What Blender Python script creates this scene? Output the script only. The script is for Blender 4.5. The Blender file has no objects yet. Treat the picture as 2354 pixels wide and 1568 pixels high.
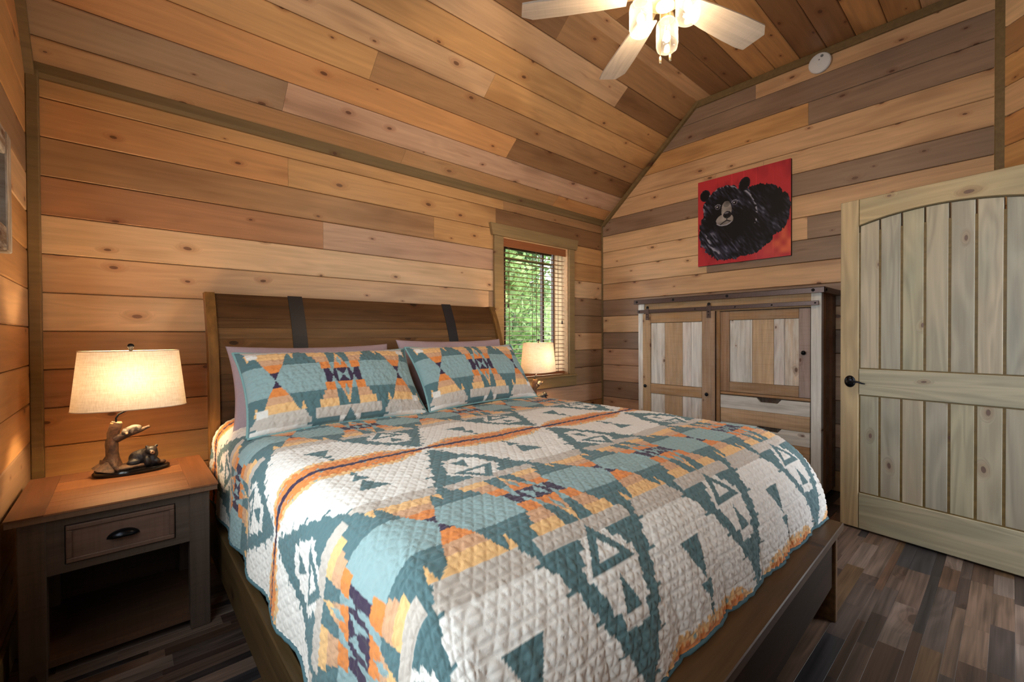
import bpy, bmesh, math, random
import numpy as np
from mathutils import Vector, Matrix

SC = bpy.context.scene
COL = SC.collection
RND = random.Random(7)
R = math.radians


def srgb(r, g, b):
    f = lambda c: (c / 255) / 12.92 if c / 255 <= .04045 else ((c / 255 + .055) / 1.055) ** 2.4
    return (f(r), f(g), f(b), 1.0)


# ------------------------------------------------------------------ camera
CAM = Vector((0.342, -3.05, 1.18))
FPX, YAW, PITCH, ROLL = 1014.4, R(41.45), R(-.574), R(-.2785)
fw = Vector((math.sin(YAW) * math.cos(PITCH), math.cos(YAW) * math.cos(PITCH), math.sin(PITCH)))
r0 = Vector((math.cos(YAW), -math.sin(YAW), 0))
u0 = r0.cross(fw)
rt = math.cos(ROLL) * r0 + math.sin(ROLL) * u0
up = rt.cross(fw)
cd = bpy.data.cameras.new('camera')
cd.sensor_width = 36
cd.sensor_fit = 'HORIZONTAL'
cd.lens = FPX / 2354 * 36
cd.clip_start = .02
cam = bpy.data.objects.new('camera', cd)
COL.objects.link(cam)
M = Matrix.Identity(4)
for i in range(3):
    M[i][0], M[i][1], M[i][2], M[i][3] = rt[i], up[i], -fw[i], CAM[i]
cam.matrix_world = M
SC.camera = cam

# ------------------------------------------------------------------ light
SKY = 5.0
FAN_W, LAMP_W = 7.5, 12.0
SC.view_settings.view_transform = 'Standard'
SC.view_settings.look = 'None'
SC.view_settings.gamma = 1
SC.view_settings.use_curve_mapping = False
SC.view_settings.exposure = 0.42
wd = bpy.data.worlds.new('overcast_sky')
SC.world = wd
wd.use_nodes = True
wd.node_tree.nodes['Background'].inputs[0].default_value = (.90, .95, 1.0, 1)
wd.node_tree.nodes['Background'].inputs[1].default_value = SKY
SC.cycles.max_bounces = 5
SC.cycles.diffuse_bounces = 3
SC.cycles.adaptive_threshold = .03
SC.cycles.glossy_bounces = 2
SC.cycles.transmission_bounces = 4
SC.cycles.transparent_max_bounces = 8
WARM = (1.0, .77, .50)


def portal(name, loc, sx, sy, rot):
    l = bpy.data.lights.new(name, 'AREA')
    l.shape = 'RECTANGLE'
    l.size, l.size_y = sx, sy
    l.cycles.is_portal = True
    o = bpy.data.objects.new(name, l)
    o.location = loc
    o.rotation_euler = rot
    COL.objects.link(o)


portal('window_portal', (-.13, -2.20, 1.45), 1.6, 2.1, (0, R(-90), 0))


# ------------------------------------------------------------------ node helpers
def nd(nt, t, ins=None, **props):
    n = nt.nodes.new(t)
    for k, v in props.items():
        setattr(n, k, v)
    for k, v in (ins or {}).items():
        s = n.inputs[k]
        if isinstance(v, bpy.types.NodeSocket):
            nt.links.new(v, s)
        else:
            s.default_value = v
    return n


def math_(nt, op, a, b=0.0, c=0.0, clamp=False):
    n = nd(nt, 'ShaderNodeMath', {0: a, 1: b, 2: c}, operation=op)
    n.use_clamp = clamp
    return n.outputs[0]


def mixc(nt, fac, a, b, mode='MIX'):
    n = nd(nt, 'ShaderNodeMix', {0: fac, 6: a, 7: b}, data_type='RGBA', blend_type=mode)
    return n.outputs[2]


def rng(nt, v, a, b, c, d, smooth=False):
    n = nd(nt, 'ShaderNodeMapRange', {0: v, 1: a, 2: b, 3: c, 4: d})
    n.interpolation_type = 'SMOOTHSTEP' if smooth else 'LINEAR'
    return n.outputs[0]


def newmat(name):
    m = bpy.data.materials.new(name)
    m.use_nodes = True
    nt = m.node_tree
    p = nt.nodes['Principled BSDF']
    return m, nt, p


def simple(name, col, rough=.6, metal=0, bump=0, bscale=60, var=0, spec=.5):
    m, nt, p = newmat(name)
    p.inputs['Roughness'].default_value = rough
    p.inputs['Metallic'].default_value = metal
    p.inputs['Specular IOR Level'].default_value = spec
    tc = nd(nt, 'ShaderNodeTexCoord').outputs['Object']
    nz = nd(nt, 'ShaderNodeTexNoise', {'Vector': tc, 'Scale': bscale, 'Detail': 5.0}).outputs[0]
    dark = tuple(c * (1 - var) for c in col[:3]) + (1,)
    lite = tuple(min(1, c * (1 + var)) for c in col[:3]) + (1,)
    c = mixc(nt, rng(nt, nz, .3, .7, 0, 1), dark, lite)
    nt.links.new(c, p.inputs['Base Color'])
    if bump:
        b = nd(nt, 'ShaderNodeBump', {'Height': nz, 'Strength': bump, 'Distance': .002})
        nt.links.new(b.outputs[0], p.inputs['Normal'])
    return m


def wood(name, knots=.5, ksize=1.0, kx=2.9, kz=5.6, grain=.5, gz=42., figure=.25, blotch=.25, rough=.5, saw=0.0,
         knotcol=(.075, .022, .010, 1), gray=(.30, .29, .26, 1), bump=.25, worn=0.0, worncol=(.6, .58, .54, 1), spec=.4):
    """Wood with its grain along local X, the tone taken from the object's own colour."""
    m, nt, p = newmat(name)
    tc = nd(nt, 'ShaderNodeTexCoord').outputs['Object']
    oi = nd(nt, 'ShaderNodeObjectInfo')
    tone, rnd = oi.outputs['Color'], oi.outputs['Random']
    off = nd(nt, 'ShaderNodeCombineXYZ', {0: math_(nt, 'MULTIPLY', rnd, 91.), 1: 0.0, 2: math_(nt, 'MULTIPLY', rnd, 57.)}).outputs[0]
    v = nd(nt, 'ShaderNodeVectorMath', {0: tc, 1: off}, operation='ADD').outputs[0]
    sx = nd(nt, 'ShaderNodeSeparateXYZ', {0: v})
    x, y, z = sx.outputs[0], sx.outputs[1], sx.outputs[2]
    # wobble so that knots and grain are never straight
    wob = nd(nt, 'ShaderNodeTexNoise', {'Vector': v, 'Scale': 9.0, 'Detail': 0.0}).outputs[0]
    kv = nd(nt, 'ShaderNodeCombineXYZ', {0: math_(nt, 'MULTIPLY', x, kx), 1: math_(nt, 'ADD', math_(nt, 'MULTIPLY', z, kz), math_(nt, 'MULTIPLY', wob, .12)), 2: 0.0}).outputs[0]
    vo = nd(nt, 'ShaderNodeTexVoronoi', {'Vector': kv, 'Scale': 1.0}, voronoi_dimensions='2D')
    kd, kc = vo.outputs['Distance'], nd(nt, 'ShaderNodeSeparateColor', {0: vo.outputs['Color']})
    act = math_(nt, 'LESS_THAN', kc.outputs[0], knots)
    rad = rng(nt, kc.outputs[1], 0, 1, .022 * ksize, .085 * ksize)
    rel = math_(nt, 'DIVIDE', kd, rad)
    core = math_(nt, 'MULTIPLY', rng(nt, rel, .75, 1.1, 1, 0, True), act)
    ring = math_(nt, 'MULTIPLY', rng(nt, math_(nt, 'ABSOLUTE', math_(nt, 'SUBTRACT', rel, 1.0)), 0, .25, 1, 0, True), act)
    halo = math_(nt, 'MULTIPLY', rng(nt, rel, 1.0, 4.5, 1, 0, True), act)
    # grain
    zz = math_(nt, 'ADD', math_(nt, 'MULTIPLY', z, gz), math_(nt, 'MULTIPLY', halo, 1.6))
    gv = nd(nt, 'ShaderNodeCombineXYZ', {0: math_(nt, 'MULTIPLY', x, 1.6), 1: math_(nt, 'MULTIPLY', y, gz), 2: zz}).outputs[0]
    g = nd(nt, 'ShaderNodeTexNoise', {'Vector': gv, 'Scale': 1.0, 'Detail': 4.0, 'Roughness': .66}).outputs[0]
    fv = nd(nt, 'ShaderNodeCombineXYZ', {0: math_(nt, 'MULTIPLY', x, .8), 1: math_(nt, 'MULTIPLY', y, 6.), 2: math_(nt, 'ADD', math_(nt, 'MULTIPLY', z, 7.5), halo)}).outputs[0]
    f = nd(nt, 'ShaderNodeTexNoise', {'Vector': fv, 'Scale': 1.0, 'Detail': 2.0, 'Distortion': .6}).outputs[0]
    fig = math_(nt, 'SINE', math_(nt, 'MULTIPLY', f, 46.))
    gs = math_(nt, 'ADD', math_(nt, 'MULTIPLY', math_(nt, 'SUBTRACT', g, .5), grain * 1.5), math_(nt, 'MULTIPLY', fig, figure * .22))
    fac = math_(nt, 'ADD', 1.0, gs)
    c = nd(nt, 'ShaderNodeVectorMath', {0: tone, 'Scale': fac}, operation='SCALE').outputs[0]
    # slow stain variation
    bz = nd(nt, 'ShaderNodeTexNoise', {'Vector': nd(nt, 'ShaderNodeCombineXYZ', {0: math_(nt, 'MULTIPLY', x, 1.3), 1: y, 2: math_(nt, 'MULTIPLY', z, 5.)}).outputs[0], 'Scale': 1.0, 'Detail': 2.0}).outputs[0]
    gfac = math_(nt, 'MULTIPLY', rng(nt, bz, .5, .72, 0, 1, True), blotch)
    c = mixc(nt, gfac, c, mixc(nt, 1.0, c, gray, 'MULTIPLY') if blotch > .6 else mixc(nt, .55, c, gray, 'MULTIPLY'))
    # faint dark splashes running with the grain
    dk = nd(nt, 'ShaderNodeTexNoise', {'Vector': nd(nt, 'ShaderNodeCombineXYZ', {0: math_(nt, 'MULTIPLY', x, 2.4), 1: y, 2: math_(nt, 'MULTIPLY', z, 16.)}).outputs[0], 'Scale': 1.0, 'Detail': 2.0, 'Roughness': .6}).outputs[0]
    c = mixc(nt, math_(nt, 'MULTIPLY', rng(nt, dk, .66, .80, 0, 1, True), .55), c, mixc(nt, .8, c, (.35, .22, .14, 1), 'MULTIPLY'))
    if worn:
        wn = nd(nt, 'ShaderNodeTexNoise', {'Vector': nd(nt, 'ShaderNodeCombineXYZ', {0: math_(nt, 'MULTIPLY', x, 5.), 1: y, 2: math_(nt, 'MULTIPLY', z, 34.)}).outputs[0], 'Scale': 1.0, 'Detail': 8.0, 'Roughness': .7}).outputs[0]
        c = mixc(nt, math_(nt, 'MULTIPLY', rng(nt, wn, .44, .60, 0, 1), worn), c, worncol)
    if saw:
        sw = nd(nt, 'ShaderNodeTexNoise', {'Vector': nd(nt, 'ShaderNodeCombineXYZ', {0: math_(nt, 'MULTIPLY', x, 110.), 1: y, 2: math_(nt, 'MULTIPLY', z, 4.)}).outputs[0], 'Scale': 1.0, 'Detail': 3.0}).outputs[0]
        c = mixc(nt, math_(nt, 'MULTIPLY', rng(nt, sw, .5, .68, 0, 1), saw), c, mixc(nt, .7, c, (.5, .42, .36, 1), 'MULTIPLY'))
    hal = math_(nt, 'MULTIPLY', halo, .38)
    c = mixc(nt, hal, c, mixc(nt, 1.0, c, (.50, .25, .14, 1), 'MULTIPLY'))
    c = mixc(nt, math_(nt, 'MULTIPLY', core, .90), c, mixc(nt, .16, knotcol, c))
    c = mixc(nt, math_(nt, 'MULTIPLY', ring, .6), c, mixc(nt, .5, knotcol, (.01, .005, .003, 1)))
    nt.links.new(c, p.inputs['Base Color'])
    p.inputs['Roughness'].default_value = rough
    p.inputs['Specular IOR Level'].default_value = spec
    if bump:
        h = math_(nt, 'SUBTRACT', g, math_(nt, 'MULTIPLY', core, .3))
        b = nd(nt, 'ShaderNodeBump', {'Height': h, 'Strength': bump, 'Distance': .002})
        nt.links.new(b.outputs[0], p.inputs['Normal'])
    return m


def printed(name, rough=.9, bump=0, bscale=400, sheen=0):
    """Flat print: colour comes from the mesh's own 'print' colour layer."""
    m, nt, p = newmat(name)
    a = nd(nt, 'ShaderNodeAttribute', attribute_name='print')
    nt.links.new(a.outputs['Color'], p.inputs['Base Color'])
    p.inputs['Roughness'].default_value = rough
    p.inputs['Specular IOR Level'].default_value = .25
    if sheen:
        p.inputs['Sheen Weight'].default_value = sheen
    if bump:
        tc = nd(nt, 'ShaderNodeTexCoord').outputs['Object']
        nz = nd(nt, 'ShaderNodeTexNoise', {'Vector': tc, 'Scale': bscale, 'Detail': 4.0}).outputs[0]
        b = nd(nt, 'ShaderNodeBump', {'Height': nz, 'Strength': bump, 'Distance': .0015})
        nt.links.new(b.outputs[0], p.inputs['Normal'])
    return m


MT = {}
MT['pine'] = wood('stained_pine', knots=.48, ksize=.78, kx=3.2, kz=6.4, grain=.40, figure=.20, blotch=.75, rough=.42, gray=(.62, .56, .52, 1), bump=0)
MT['trim'] = wood('olive_stained_trim', knots=.15, grain=.5, figure=.15, blotch=.3, rough=.55, bump=0)
MT['bed'] = wood('dark_stained_wood', knots=.30, grain=1.1, gz=30, figure=.35, blotch=.6, rough=.42, knotcol=(.012, .006, .004, 1), spec=.22)
MT['bedpanel'] = wood('dark_matt_panel', knots=.2, grain=1.0, gz=30, figure=.3, blotch=.5, rough=.65, knotcol=(.012, .006, .004, 1), spec=.1)
MT['stand'] = wood('brown_saw_marked_wood', knots=.18, grain=.7, figure=.25, blotch=.5, rough=.42, saw=.35, knotcol=(.02, .01, .006, 1))
MT['door'] = wood('grey_washed_pine', knots=.40, ksize=.62, grain=.35, figure=.5, blotch=.85, rough=.5, knotcol=(.10, .045, .045, 1), gray=(.76, .84, .88, 1))
MT['barn'] = wood('weathered_barn_wood', knots=.3, ksize=.9, grain=1.0, figure=.5, blotch=.9, rough=.7, worn=.7, worncol=(.66, .65, .62, 1), kx=5, kz=9, gray=(.62, .44, .30, 1))
MT['barnbrown'] = wood('brown_barn_wood', knots=.22, ksize=.8, grain=.8, figure=.3, blotch=.6, rough=.6, saw=.3, kx=4, kz=8, worn=.14, worncol=(.5, .47, .43, 1))
MT['floor'] = wood('vinyl_plank', knots=.16, ksize=1.6, grain=1.5, gz=90, figure=.8, blotch=.6, rough=.38, kx=2.5, kz=6, knotcol=(.03, .018, .012, 1), bump=0)
MT['blade'] = wood('whitewashed_blade', knots=0.0, grain=.35, figure=.25, blotch=.2, rough=.5, gz=60, saw=.15)
MT['slat'] = wood('blind_slat', knots=0.0, grain=.5, figure=.1, blotch=.2, rough=.4)
MT['backing'] = simple('dark_backing', srgb(60, 42, 28), .9)
MT['subfloor'] = simple('dark_subfloor', srgb(34, 26, 22), .8)
MT['iron'] = simple('black_iron', srgb(26, 25, 28), .42, .6, .05, 200, .1)
MT['strap'] = simple('painted_black_band', srgb(30, 29, 33), .45, 0, .05, 150, .12)
MT['steel'] = simple('grey_brown_steel', srgb(98, 84, 82), .38, .75, .08, 90, .12)
MT['bronze'] = simple('dark_bronze', srgb(34, 36, 42), .28, .9, .03, 120, .1)
MT['white_plastic'] = simple('white_plastic', srgb(226, 226, 228), .4)
MT['grey_plastic'] = simple('grey_plastic', srgb(120, 120, 124), .5)
MT['brass'] = simple('warm_nickel', srgb(206, 186, 150), .3, .9)
MT['mauve'] = simple('mauve_cotton', srgb(172, 152, 160), .9, 0, .3, 120, .05)
MT['mattress'] = simple('white_ticking', srgb(210, 208, 204), .9, 0, .2, 90, .03)
MT['teal_bind'] = simple('teal_binding', srgb(128, 168, 170), .9, 0, .3, 220, .08)
MT['linen'] = None
MT['hem_bind'] = simple('dark_teal_binding', srgb(70, 104, 114), .9, 0, .3, 220, .08)
MT['black_gloss'] = simple('black_lacquer', srgb(14, 14, 16), .12)
MT['driftwood'] = simple('carved_driftwood', srgb(78, 56, 40), .6, 0, .9, 90, .6)
MT['bearfur'] = simple('dark_cast_fur', srgb(30, 30, 34), .42, 0, .7, 190, .4)
MT['muzzle'] = simple('tan_muzzle', srgb(150, 112, 82), .6)
MT['cubfur'] = simple('grey_cast_fur', srgb(92, 84, 76), .5, 0, .7, 190, .4)
MT['sash'] = simple('brown_sash', srgb(66, 44, 32), .5)
MT['cord'] = simple('tan_cord', srgb(104, 74, 52), .8)
MT['print'] = printed('quilt_print', .88, .35, 500, .15)
MT['paint'] = printed('painted_panel', .55)
MT['bark'] = simple('tree_bark', srgb(92, 78, 66), .9, 0, .6, 12, .3)
MT['grass'] = simple('forest_floor', srgb(96, 120, 62), .95, 0, .5, 3, .4)


def leaf_mat(name, col, var):
    m, nt, p = newmat(name)
    g = nd(nt, 'ShaderNodeNewGeometry').outputs['Random Per Island']
    c = mixc(nt, g, tuple(x * (1 - var) for x in col[:3]) + (1,), tuple(min(1, x * (1 + var)) for x in col[:3]) + (1,))
    nt.links.new(c, p.inputs['Base Color'])
    p.inputs['Roughness'].default_value = .6
    t = nd(nt, 'ShaderNodeBsdfTranslucent', {'Color': c})
    mx = nd(nt, 'ShaderNodeMixShader', {0: .4, 1: p.outputs[0], 2: t.outputs[0]})
    nt.links.new(mx.outputs[0], nt.nodes['Material Output'].inputs[0])
    return m


MT['leafA'] = leaf_mat('leaf_green', srgb(130, 154, 92), .5)
MT['leafB'] = leaf_mat('leaf_yellow_green', srgb(158, 176, 112), .4)
MT['leafC'] = leaf_mat('leaf_deep_green', srgb(94, 122, 74), .5)

# glass pane and frosted jar: part clear, part scattering
m, nt, p = newmat('window_glass')
tr = nd(nt, 'ShaderNodeBsdfTransparent', {0: (.96, .98, .97, 1)})
gl = nd(nt, 'ShaderNodeBsdfGlossy', {0: (1, 1, 1, 1), 'Roughness': .02})
mx = nd(nt, 'ShaderNodeMixShader', {0: .05, 1: tr.outputs[0], 2: gl.outputs[0]})
nt.links.new(mx.outputs[0], nt.nodes['Material Output'].inputs[0])
MT['glass'] = m
m, nt, p = newmat('seeded_jar_glass')
tr = nd(nt, 'ShaderNodeBsdfTransparent', {0: (.97, .95, .92, 1)})
tl = nd(nt, 'ShaderNodeBsdfTranslucent', {0: (.95, .92, .88, 1)})
gl = nd(nt, 'ShaderNodeBsdfGlossy', {0: (1, 1, 1, 1), 'Roughness': .08})
lw = nd(nt, 'ShaderNodeLayerWeight', {0: .35}).outputs['Facing']
a = nd(nt, 'ShaderNodeMixShader', {0: rng(nt, lw, 0, 1, .009, .06), 1: tr.outputs[0], 2: tl.outputs[0]})
b = nd(nt, 'ShaderNodeMixShader', {0: .06, 1: a.outputs[0], 2: gl.outputs[0]})
nt.links.new(b.outputs[0], nt.nodes['Material Output'].inputs[0])
MT['jar'] = m
# linen lampshade lets the bulb glow through
m, nt, p = newmat('linen_shade')
tc = nd(nt, 'ShaderNodeTexCoord').outputs['Object']
w1 = nd(nt, 'ShaderNodeTexNoise', {'Vector': nd(nt, 'ShaderNodeVectorMath', {0: tc, 1: (18., 18., 420.)}, operation='MULTIPLY').outputs[0], 'Scale': 1., 'Detail': 3.}).outputs[0]
w2 = nd(nt, 'ShaderNodeTexNoise', {'Vector': nd(nt, 'ShaderNodeVectorMath', {0: tc, 1: (420., 420., 14.)}, operation='MULTIPLY').outputs[0], 'Scale': 1., 'Detail': 3.}).outputs[0]
wv = math_(nt, 'MULTIPLY', math_(nt, 'ADD', w1, w2), .5)
c = mixc(nt, rng(nt, wv, .38, .6, 0, 1), srgb(214, 198, 176), srgb(238, 226, 210))
df = nd(nt, 'ShaderNodeBsdfDiffuse', {0: c})
tl = nd(nt, 'ShaderNodeBsdfTranslucent', {0: c})
mx = nd(nt, 'ShaderNodeMixShader', {0: .08, 1: df.outputs[0], 2: tl.outputs[0]})
nt.links.new(mx.outputs[0], nt.nodes['Material Output'].inputs[0])
MT['linen'] = m


def emit(name, col, w, radius):
    m, nt, p = newmat(name)
    nt.nodes.remove(p)
    e = nd(nt, 'ShaderNodeEmission', {0: col + (1,), 1: w / (4 * math.pi ** 2 * radius ** 2)})
    nt.links.new(e.outputs[0], nt.nodes['Material Output'].inputs[0])
    return m


MT['fanbulb'] = emit('lit_fan_bulb', WARM, FAN_W, .019)
MT['lampbulb'] = emit('lit_lamp_bulb', (1.0, .68, .36), LAMP_W, .042)


# ------------------------------------------------------------------ mesh helpers
def new(name, me, mat=None, parent=None, color=None):
    o = bpy.data.objects.new(name, me)
    COL.objects.link(o)
    if me and mat:
        if not me.materials:
            me.materials.append(MT[mat] if isinstance(mat, str) else mat)
    if parent:
        o.parent = parent
    if color:
        o.color = color
    return o


def mesh(name, vs, fs, smooth=False):
    me = bpy.data.meshes.new(name)
    me.from_pydata([tuple(v) for v in vs], [], fs)
    if smooth:
        me.shade_smooth()
    me.update()
    return me


def empty(name, loc=(0, 0, 0), rz=0):
    o = bpy.data.objects.new(name, None)
    o.location = loc
    o.rotation_euler = (0, 0, rz)
    COL.objects.link(o)
    return o


def tag(o, label=None, cat=None, group=None, kind=None):
    if label:
        o['label'] = label
    if cat:
        o['category'] = cat
    if group:
        o['group'] = group
    if kind:
        o['kind'] = kind
    return o


class MB:
    def __init__(s):
        s.v, s.f = [], []

    def add(s, vs, fs):
        b = len(s.v)
        s.v += [tuple(v) for v in vs]
        s.f += [tuple(i + b for i in f) for f in fs]
        return s

    def box(s, x0, x1, y0, y1, z0, z1, ch=0.0):
        if ch <= 0:
            vs = [(x, y, z) for x in (x0, x1) for y in (y0, y1) for z in (z0, z1)]
            return s.add(vs, [(0, 1, 3, 2), (4, 6, 7, 5), (0, 4, 5, 1), (2, 3, 7, 6), (0, 2, 6, 4), (1, 5, 7, 3)])
        bm = bmesh.new()
        bmesh.ops.create_cube(bm, size=1)
        for v in bm.verts:
            v.co = ((x0 + x1) / 2 + v.co.x * (x1 - x0), (y0 + y1) / 2 + v.co.y * (y1 - y0), (z0 + z1) / 2 + v.co.z * (z1 - z0))
        bmesh.ops.bevel(bm, geom=bm.edges[:], offset=ch, segments=1, affect='EDGES')
        bm.verts.index_update()
        s.add([v.co[:] for v in bm.verts], [[v.index for v in f.verts] for f in bm.faces])
        bm.free()
        return s

    def tube(s, path, rad, n=10, cap=True, sq=None):
        """Round tube along points; rad a number or list."""
        P = [Vector(p) for p in path]
        rr = rad if hasattr(rad, '__len__') else [rad] * len(P)
        rings = []
        prev = None
        for i, p in enumerate(P):
            t = (P[min(i + 1, len(P) - 1)] - P[max(i - 1, 0)]).normalized()
            a = prev if prev is not None else (Vector((0, 0, 1)) if abs(t.z) < .9 else Vector((1, 0, 0)))
            a = (a - t * a.dot(t)).normalized()
            prev = a
            bb = t.cross(a)
            rings.append([p + (a * math.cos(2 * math.pi * k / n) + bb * math.sin(2 * math.pi * k / n)) * rr[i] for k in range(n)])
        vs = [v for r_ in rings for v in r_]
        fs = []
        for i in range(len(P) - 1):
            for k in range(n):
                fs.append((i * n + k, i * n + (k + 1) % n, (i + 1) * n + (k + 1) % n, (i + 1) * n + k))
        if cap:
            fs.append(tuple(range(n - 1, -1, -1)))
            fs.append(tuple((len(P) - 1) * n + k for k in range(n)))
        return s.add(vs, fs)

    def lathe(s, prof, n=24, c=(0, 0, 0), ex=1.0, ey=1.0, cap=False):
        vs, fs = [], []
        for (r_, z) in prof:
            for k in range(n):
                a = 2 * math.pi * k / n
                vs.append((c[0] + r_ * ex * math.cos(a), c[1] + r_ * ey * math.sin(a), c[2] + z))
        for i in range(len(prof) - 1):
            for k in range(n):
                fs.append((i * n + k, i * n + (k + 1) % n, (i + 1) * n + (k + 1) % n, (i + 1) * n + k))
        if cap:
            fs.append(tuple(range(n - 1, -1, -1)))
            fs.append(tuple((len(prof) - 1) * n + k for k in range(n)))
        return s.add(vs, fs)

    def sphere(s, c, r_, n=12, m=8):
        rx, ry, rz = r_ if hasattr(r_, '__len__') else (r_, r_, r_)
        vs = [(c[0], c[1], c[2] - rz)]
        for i in range(1, m):
            t = math.pi * i / m - math.pi / 2
            for k in range(n):
                a = 2 * math.pi * k / n
                vs.append((c[0] + rx * math.cos(t) * math.cos(a), c[1] + ry * math.cos(t) * math.sin(a), c[2] + rz * math.sin(t)))
        vs.append((c[0], c[1], c[2] + rz))
        fs = [(0, 1 + (k + 1) % n, 1 + k) for k in range(n)]
        for i in range(m - 2):
            for k in range(n):
                a, b = 1 + i * n, 1 + (i + 1) * n
                fs.append((a + k, a + (k + 1) % n, b + (k + 1) % n, b + k))
        l = 1 + (m - 2) * n
        fs += [(l + k, l + (k + 1) % n, len(vs) - 1) for k in range(n)]
        return s.add(vs, fs)

    def prism(s, poly, axis, a0, a1):
        """Extrude a 2-D polygon along axis 0/1/2 between a0 and a1."""
        def pt(p, a):
            q = list(p)
            q.insert(axis, a)
            return tuple(q)
        n = len(poly)
        vs = [pt(p, a0) for p in poly] + [pt(p, a1) for p in poly]
        fs = [tuple(range(n - 1, -1, -1)), tuple(range(n, 2 * n))] + [(i, (i + 1) % n, n + (i + 1) % n, n + i) for i in range(n)]
        return s.add(vs, fs)

    def build(s, name, mat, parent=None, smooth=False, color=None, fix=True):
        me = mesh(name, s.v, s.f, smooth)
        if fix:
            bm = bmesh.new()
            bm.from_mesh(me)
            bmesh.ops.recalc_face_normals(bm, faces=bm.faces[:])
            bm.to_mesh(me)
            bm.free()
            if smooth:
                me.shade_smooth()
        return new(name, me, mat, parent, color)


def smooth_angle(o, deg=40):
    me = o.data
    me.shade_smooth()
    me.set_sharp_from_angle(angle=R(deg))
    return o


class Face:
    """A plane in the room: origin, direction along the boards, direction across them."""

    def __init__(s, O, e1, e2, parent, mat='pine', th=.019, ch=.0045, gap=.0015):
        s.O, s.e1, s.e2 = Vector(O), Vector(e1).normalized(), Vector(e2).normalized()
        s.n = s.e1.cross(s.e2)
        s.parent, s.mat, s.th, s.ch, s.gap = parent, mat, th, ch, gap

    def pt(s, a, b, h=0):
        return s.O + s.e1 * a + s.e2 * b + s.n * h

    def board(s, a0, a1, b0, b1, tone, a0t=None, a1t=None, name='board', th=None, ch=None, jit=.06, mat=None):
        """Board from a0..a1 at its low edge b0 (a0t..a1t at its high edge b1)."""
        a0t = a0 if a0t is None else a0t
        a1t = a1 if a1t is None else a1t
        g = s.gap
        th = s.th if th is None else th
        ch = s.ch if ch is None else ch
        b0 += g
        b1 -= g
        a0, a0t, a1, a1t = a0 + g * .4, a0t + g * .4, a1 - g * .4, a1t - g * .4
        ca, cb = (a0 + a1 + a0t + a1t) / 4, (b0 + b1) / 2
        k = ch / max(b1 - b0, .001)
        lo = lambda t: (a0 + (a0t - a0) * t, a1 + (a1t - a1) * t)
        rows = [(b0, lo(0), 0), (b0, lo(0), th - ch), (b0 + ch, lo(k), th), (b1 - ch, lo(1 - k), th), (b1, lo(1), th - ch), (b1, lo(1), 0)]
        vs = []
        for (b, (x0, x1), h) in rows:
            vs += [(x0 - ca, -h, b - cb), (x1 - ca, -h, b - cb)]
        n = len(rows)
        fs = [(2 * i, 2 * i + 1, 2 * ((i + 1) % n) + 1, 2 * ((i + 1) % n)) for i in range(n)]
        fs += [tuple(2 * i for i in range(n - 1, -1, -1)), tuple(2 * i + 1 for i in range(n))]
        me = mesh(name, vs, fs)
        j = 1 + RND.uniform(-jit, jit)
        o = new(name, me, mat or s.mat, s.parent, tuple(c * j for c in tone[:3]) + (1,))
        Mx = Matrix.Identity(4)
        c = s.pt(ca, cb)
        for i in range(3):
            Mx[i][0], Mx[i][1], Mx[i][2], Mx[i][3] = s.e1[i], -s.n[i], s.e2[i], c[i]
        o.matrix_world = Mx
        return o

    def row(s, b0, b1, segs, holes=()):
        """segs: list of (a0,a1,tone); holes: list of (a0,a1,b0,b1) left free."""
        for (a0, a1, tone) in segs:
            rects = [(a0, a1, b0, b1)]
            for (h0, h1, g0, g1) in holes:
                out = []
                for (p0, p1, q0, q1) in rects:
                    if p1 <= h0 or p0 >= h1 or q1 <= g0 or q0 >= g1:
                        out.append((p0, p1, q0, q1))
                        continue
                    if p0 < h0:
                        out.append((p0, h0, q0, q1))
                    if p1 > h1:
                        out.append((h1, p1, q0, q1))
                    m0, m1 = max(p0, h0), min(p1, h1)
                    if q0 < g0:
                        out.append((m0, m1, q0, g0))
                    if q1 > g1:
                        out.append((m0, m1, g1, q1))
                rects = out
            for (p0, p1, q0, q1) in rects:
                if p1 - p0 > .012 and q1 - q0 > .012:
                    s.board(p0, p1, q0, q1, tone)


TONES = dict(
    honey=srgb(200, 152, 100), orange=srgb(196, 142, 92), tan=srgb(206, 166, 126), light=srgb(216, 180, 140),
    pink=srgb(192, 154, 126), brown=srgb(170, 128, 88), dark=srgb(142, 104, 70), grey=srgb(158, 128, 100), red=srgb(172, 124, 88),
    wgrey=srgb(146, 120, 100))
T = TONES


def struct(name, me_or_mb, mat, parent=None, color=None):
    o = me_or_mb.build(name, mat, parent, color=color)
    return tag(o, kind='structure')


# ------------------------------------------------------------------ room shell
W, H, HF = 4.385, 2.45, 3.365
YF = -4.3                    # wall behind the photographer
YS = -1.105                  # where the slope meets the flat ceiling
WX0, WX1, WZ0, WZ1 = 2.905, 3.79, .785, 2.075     # back window opening
PITCHB = .1838

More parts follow.
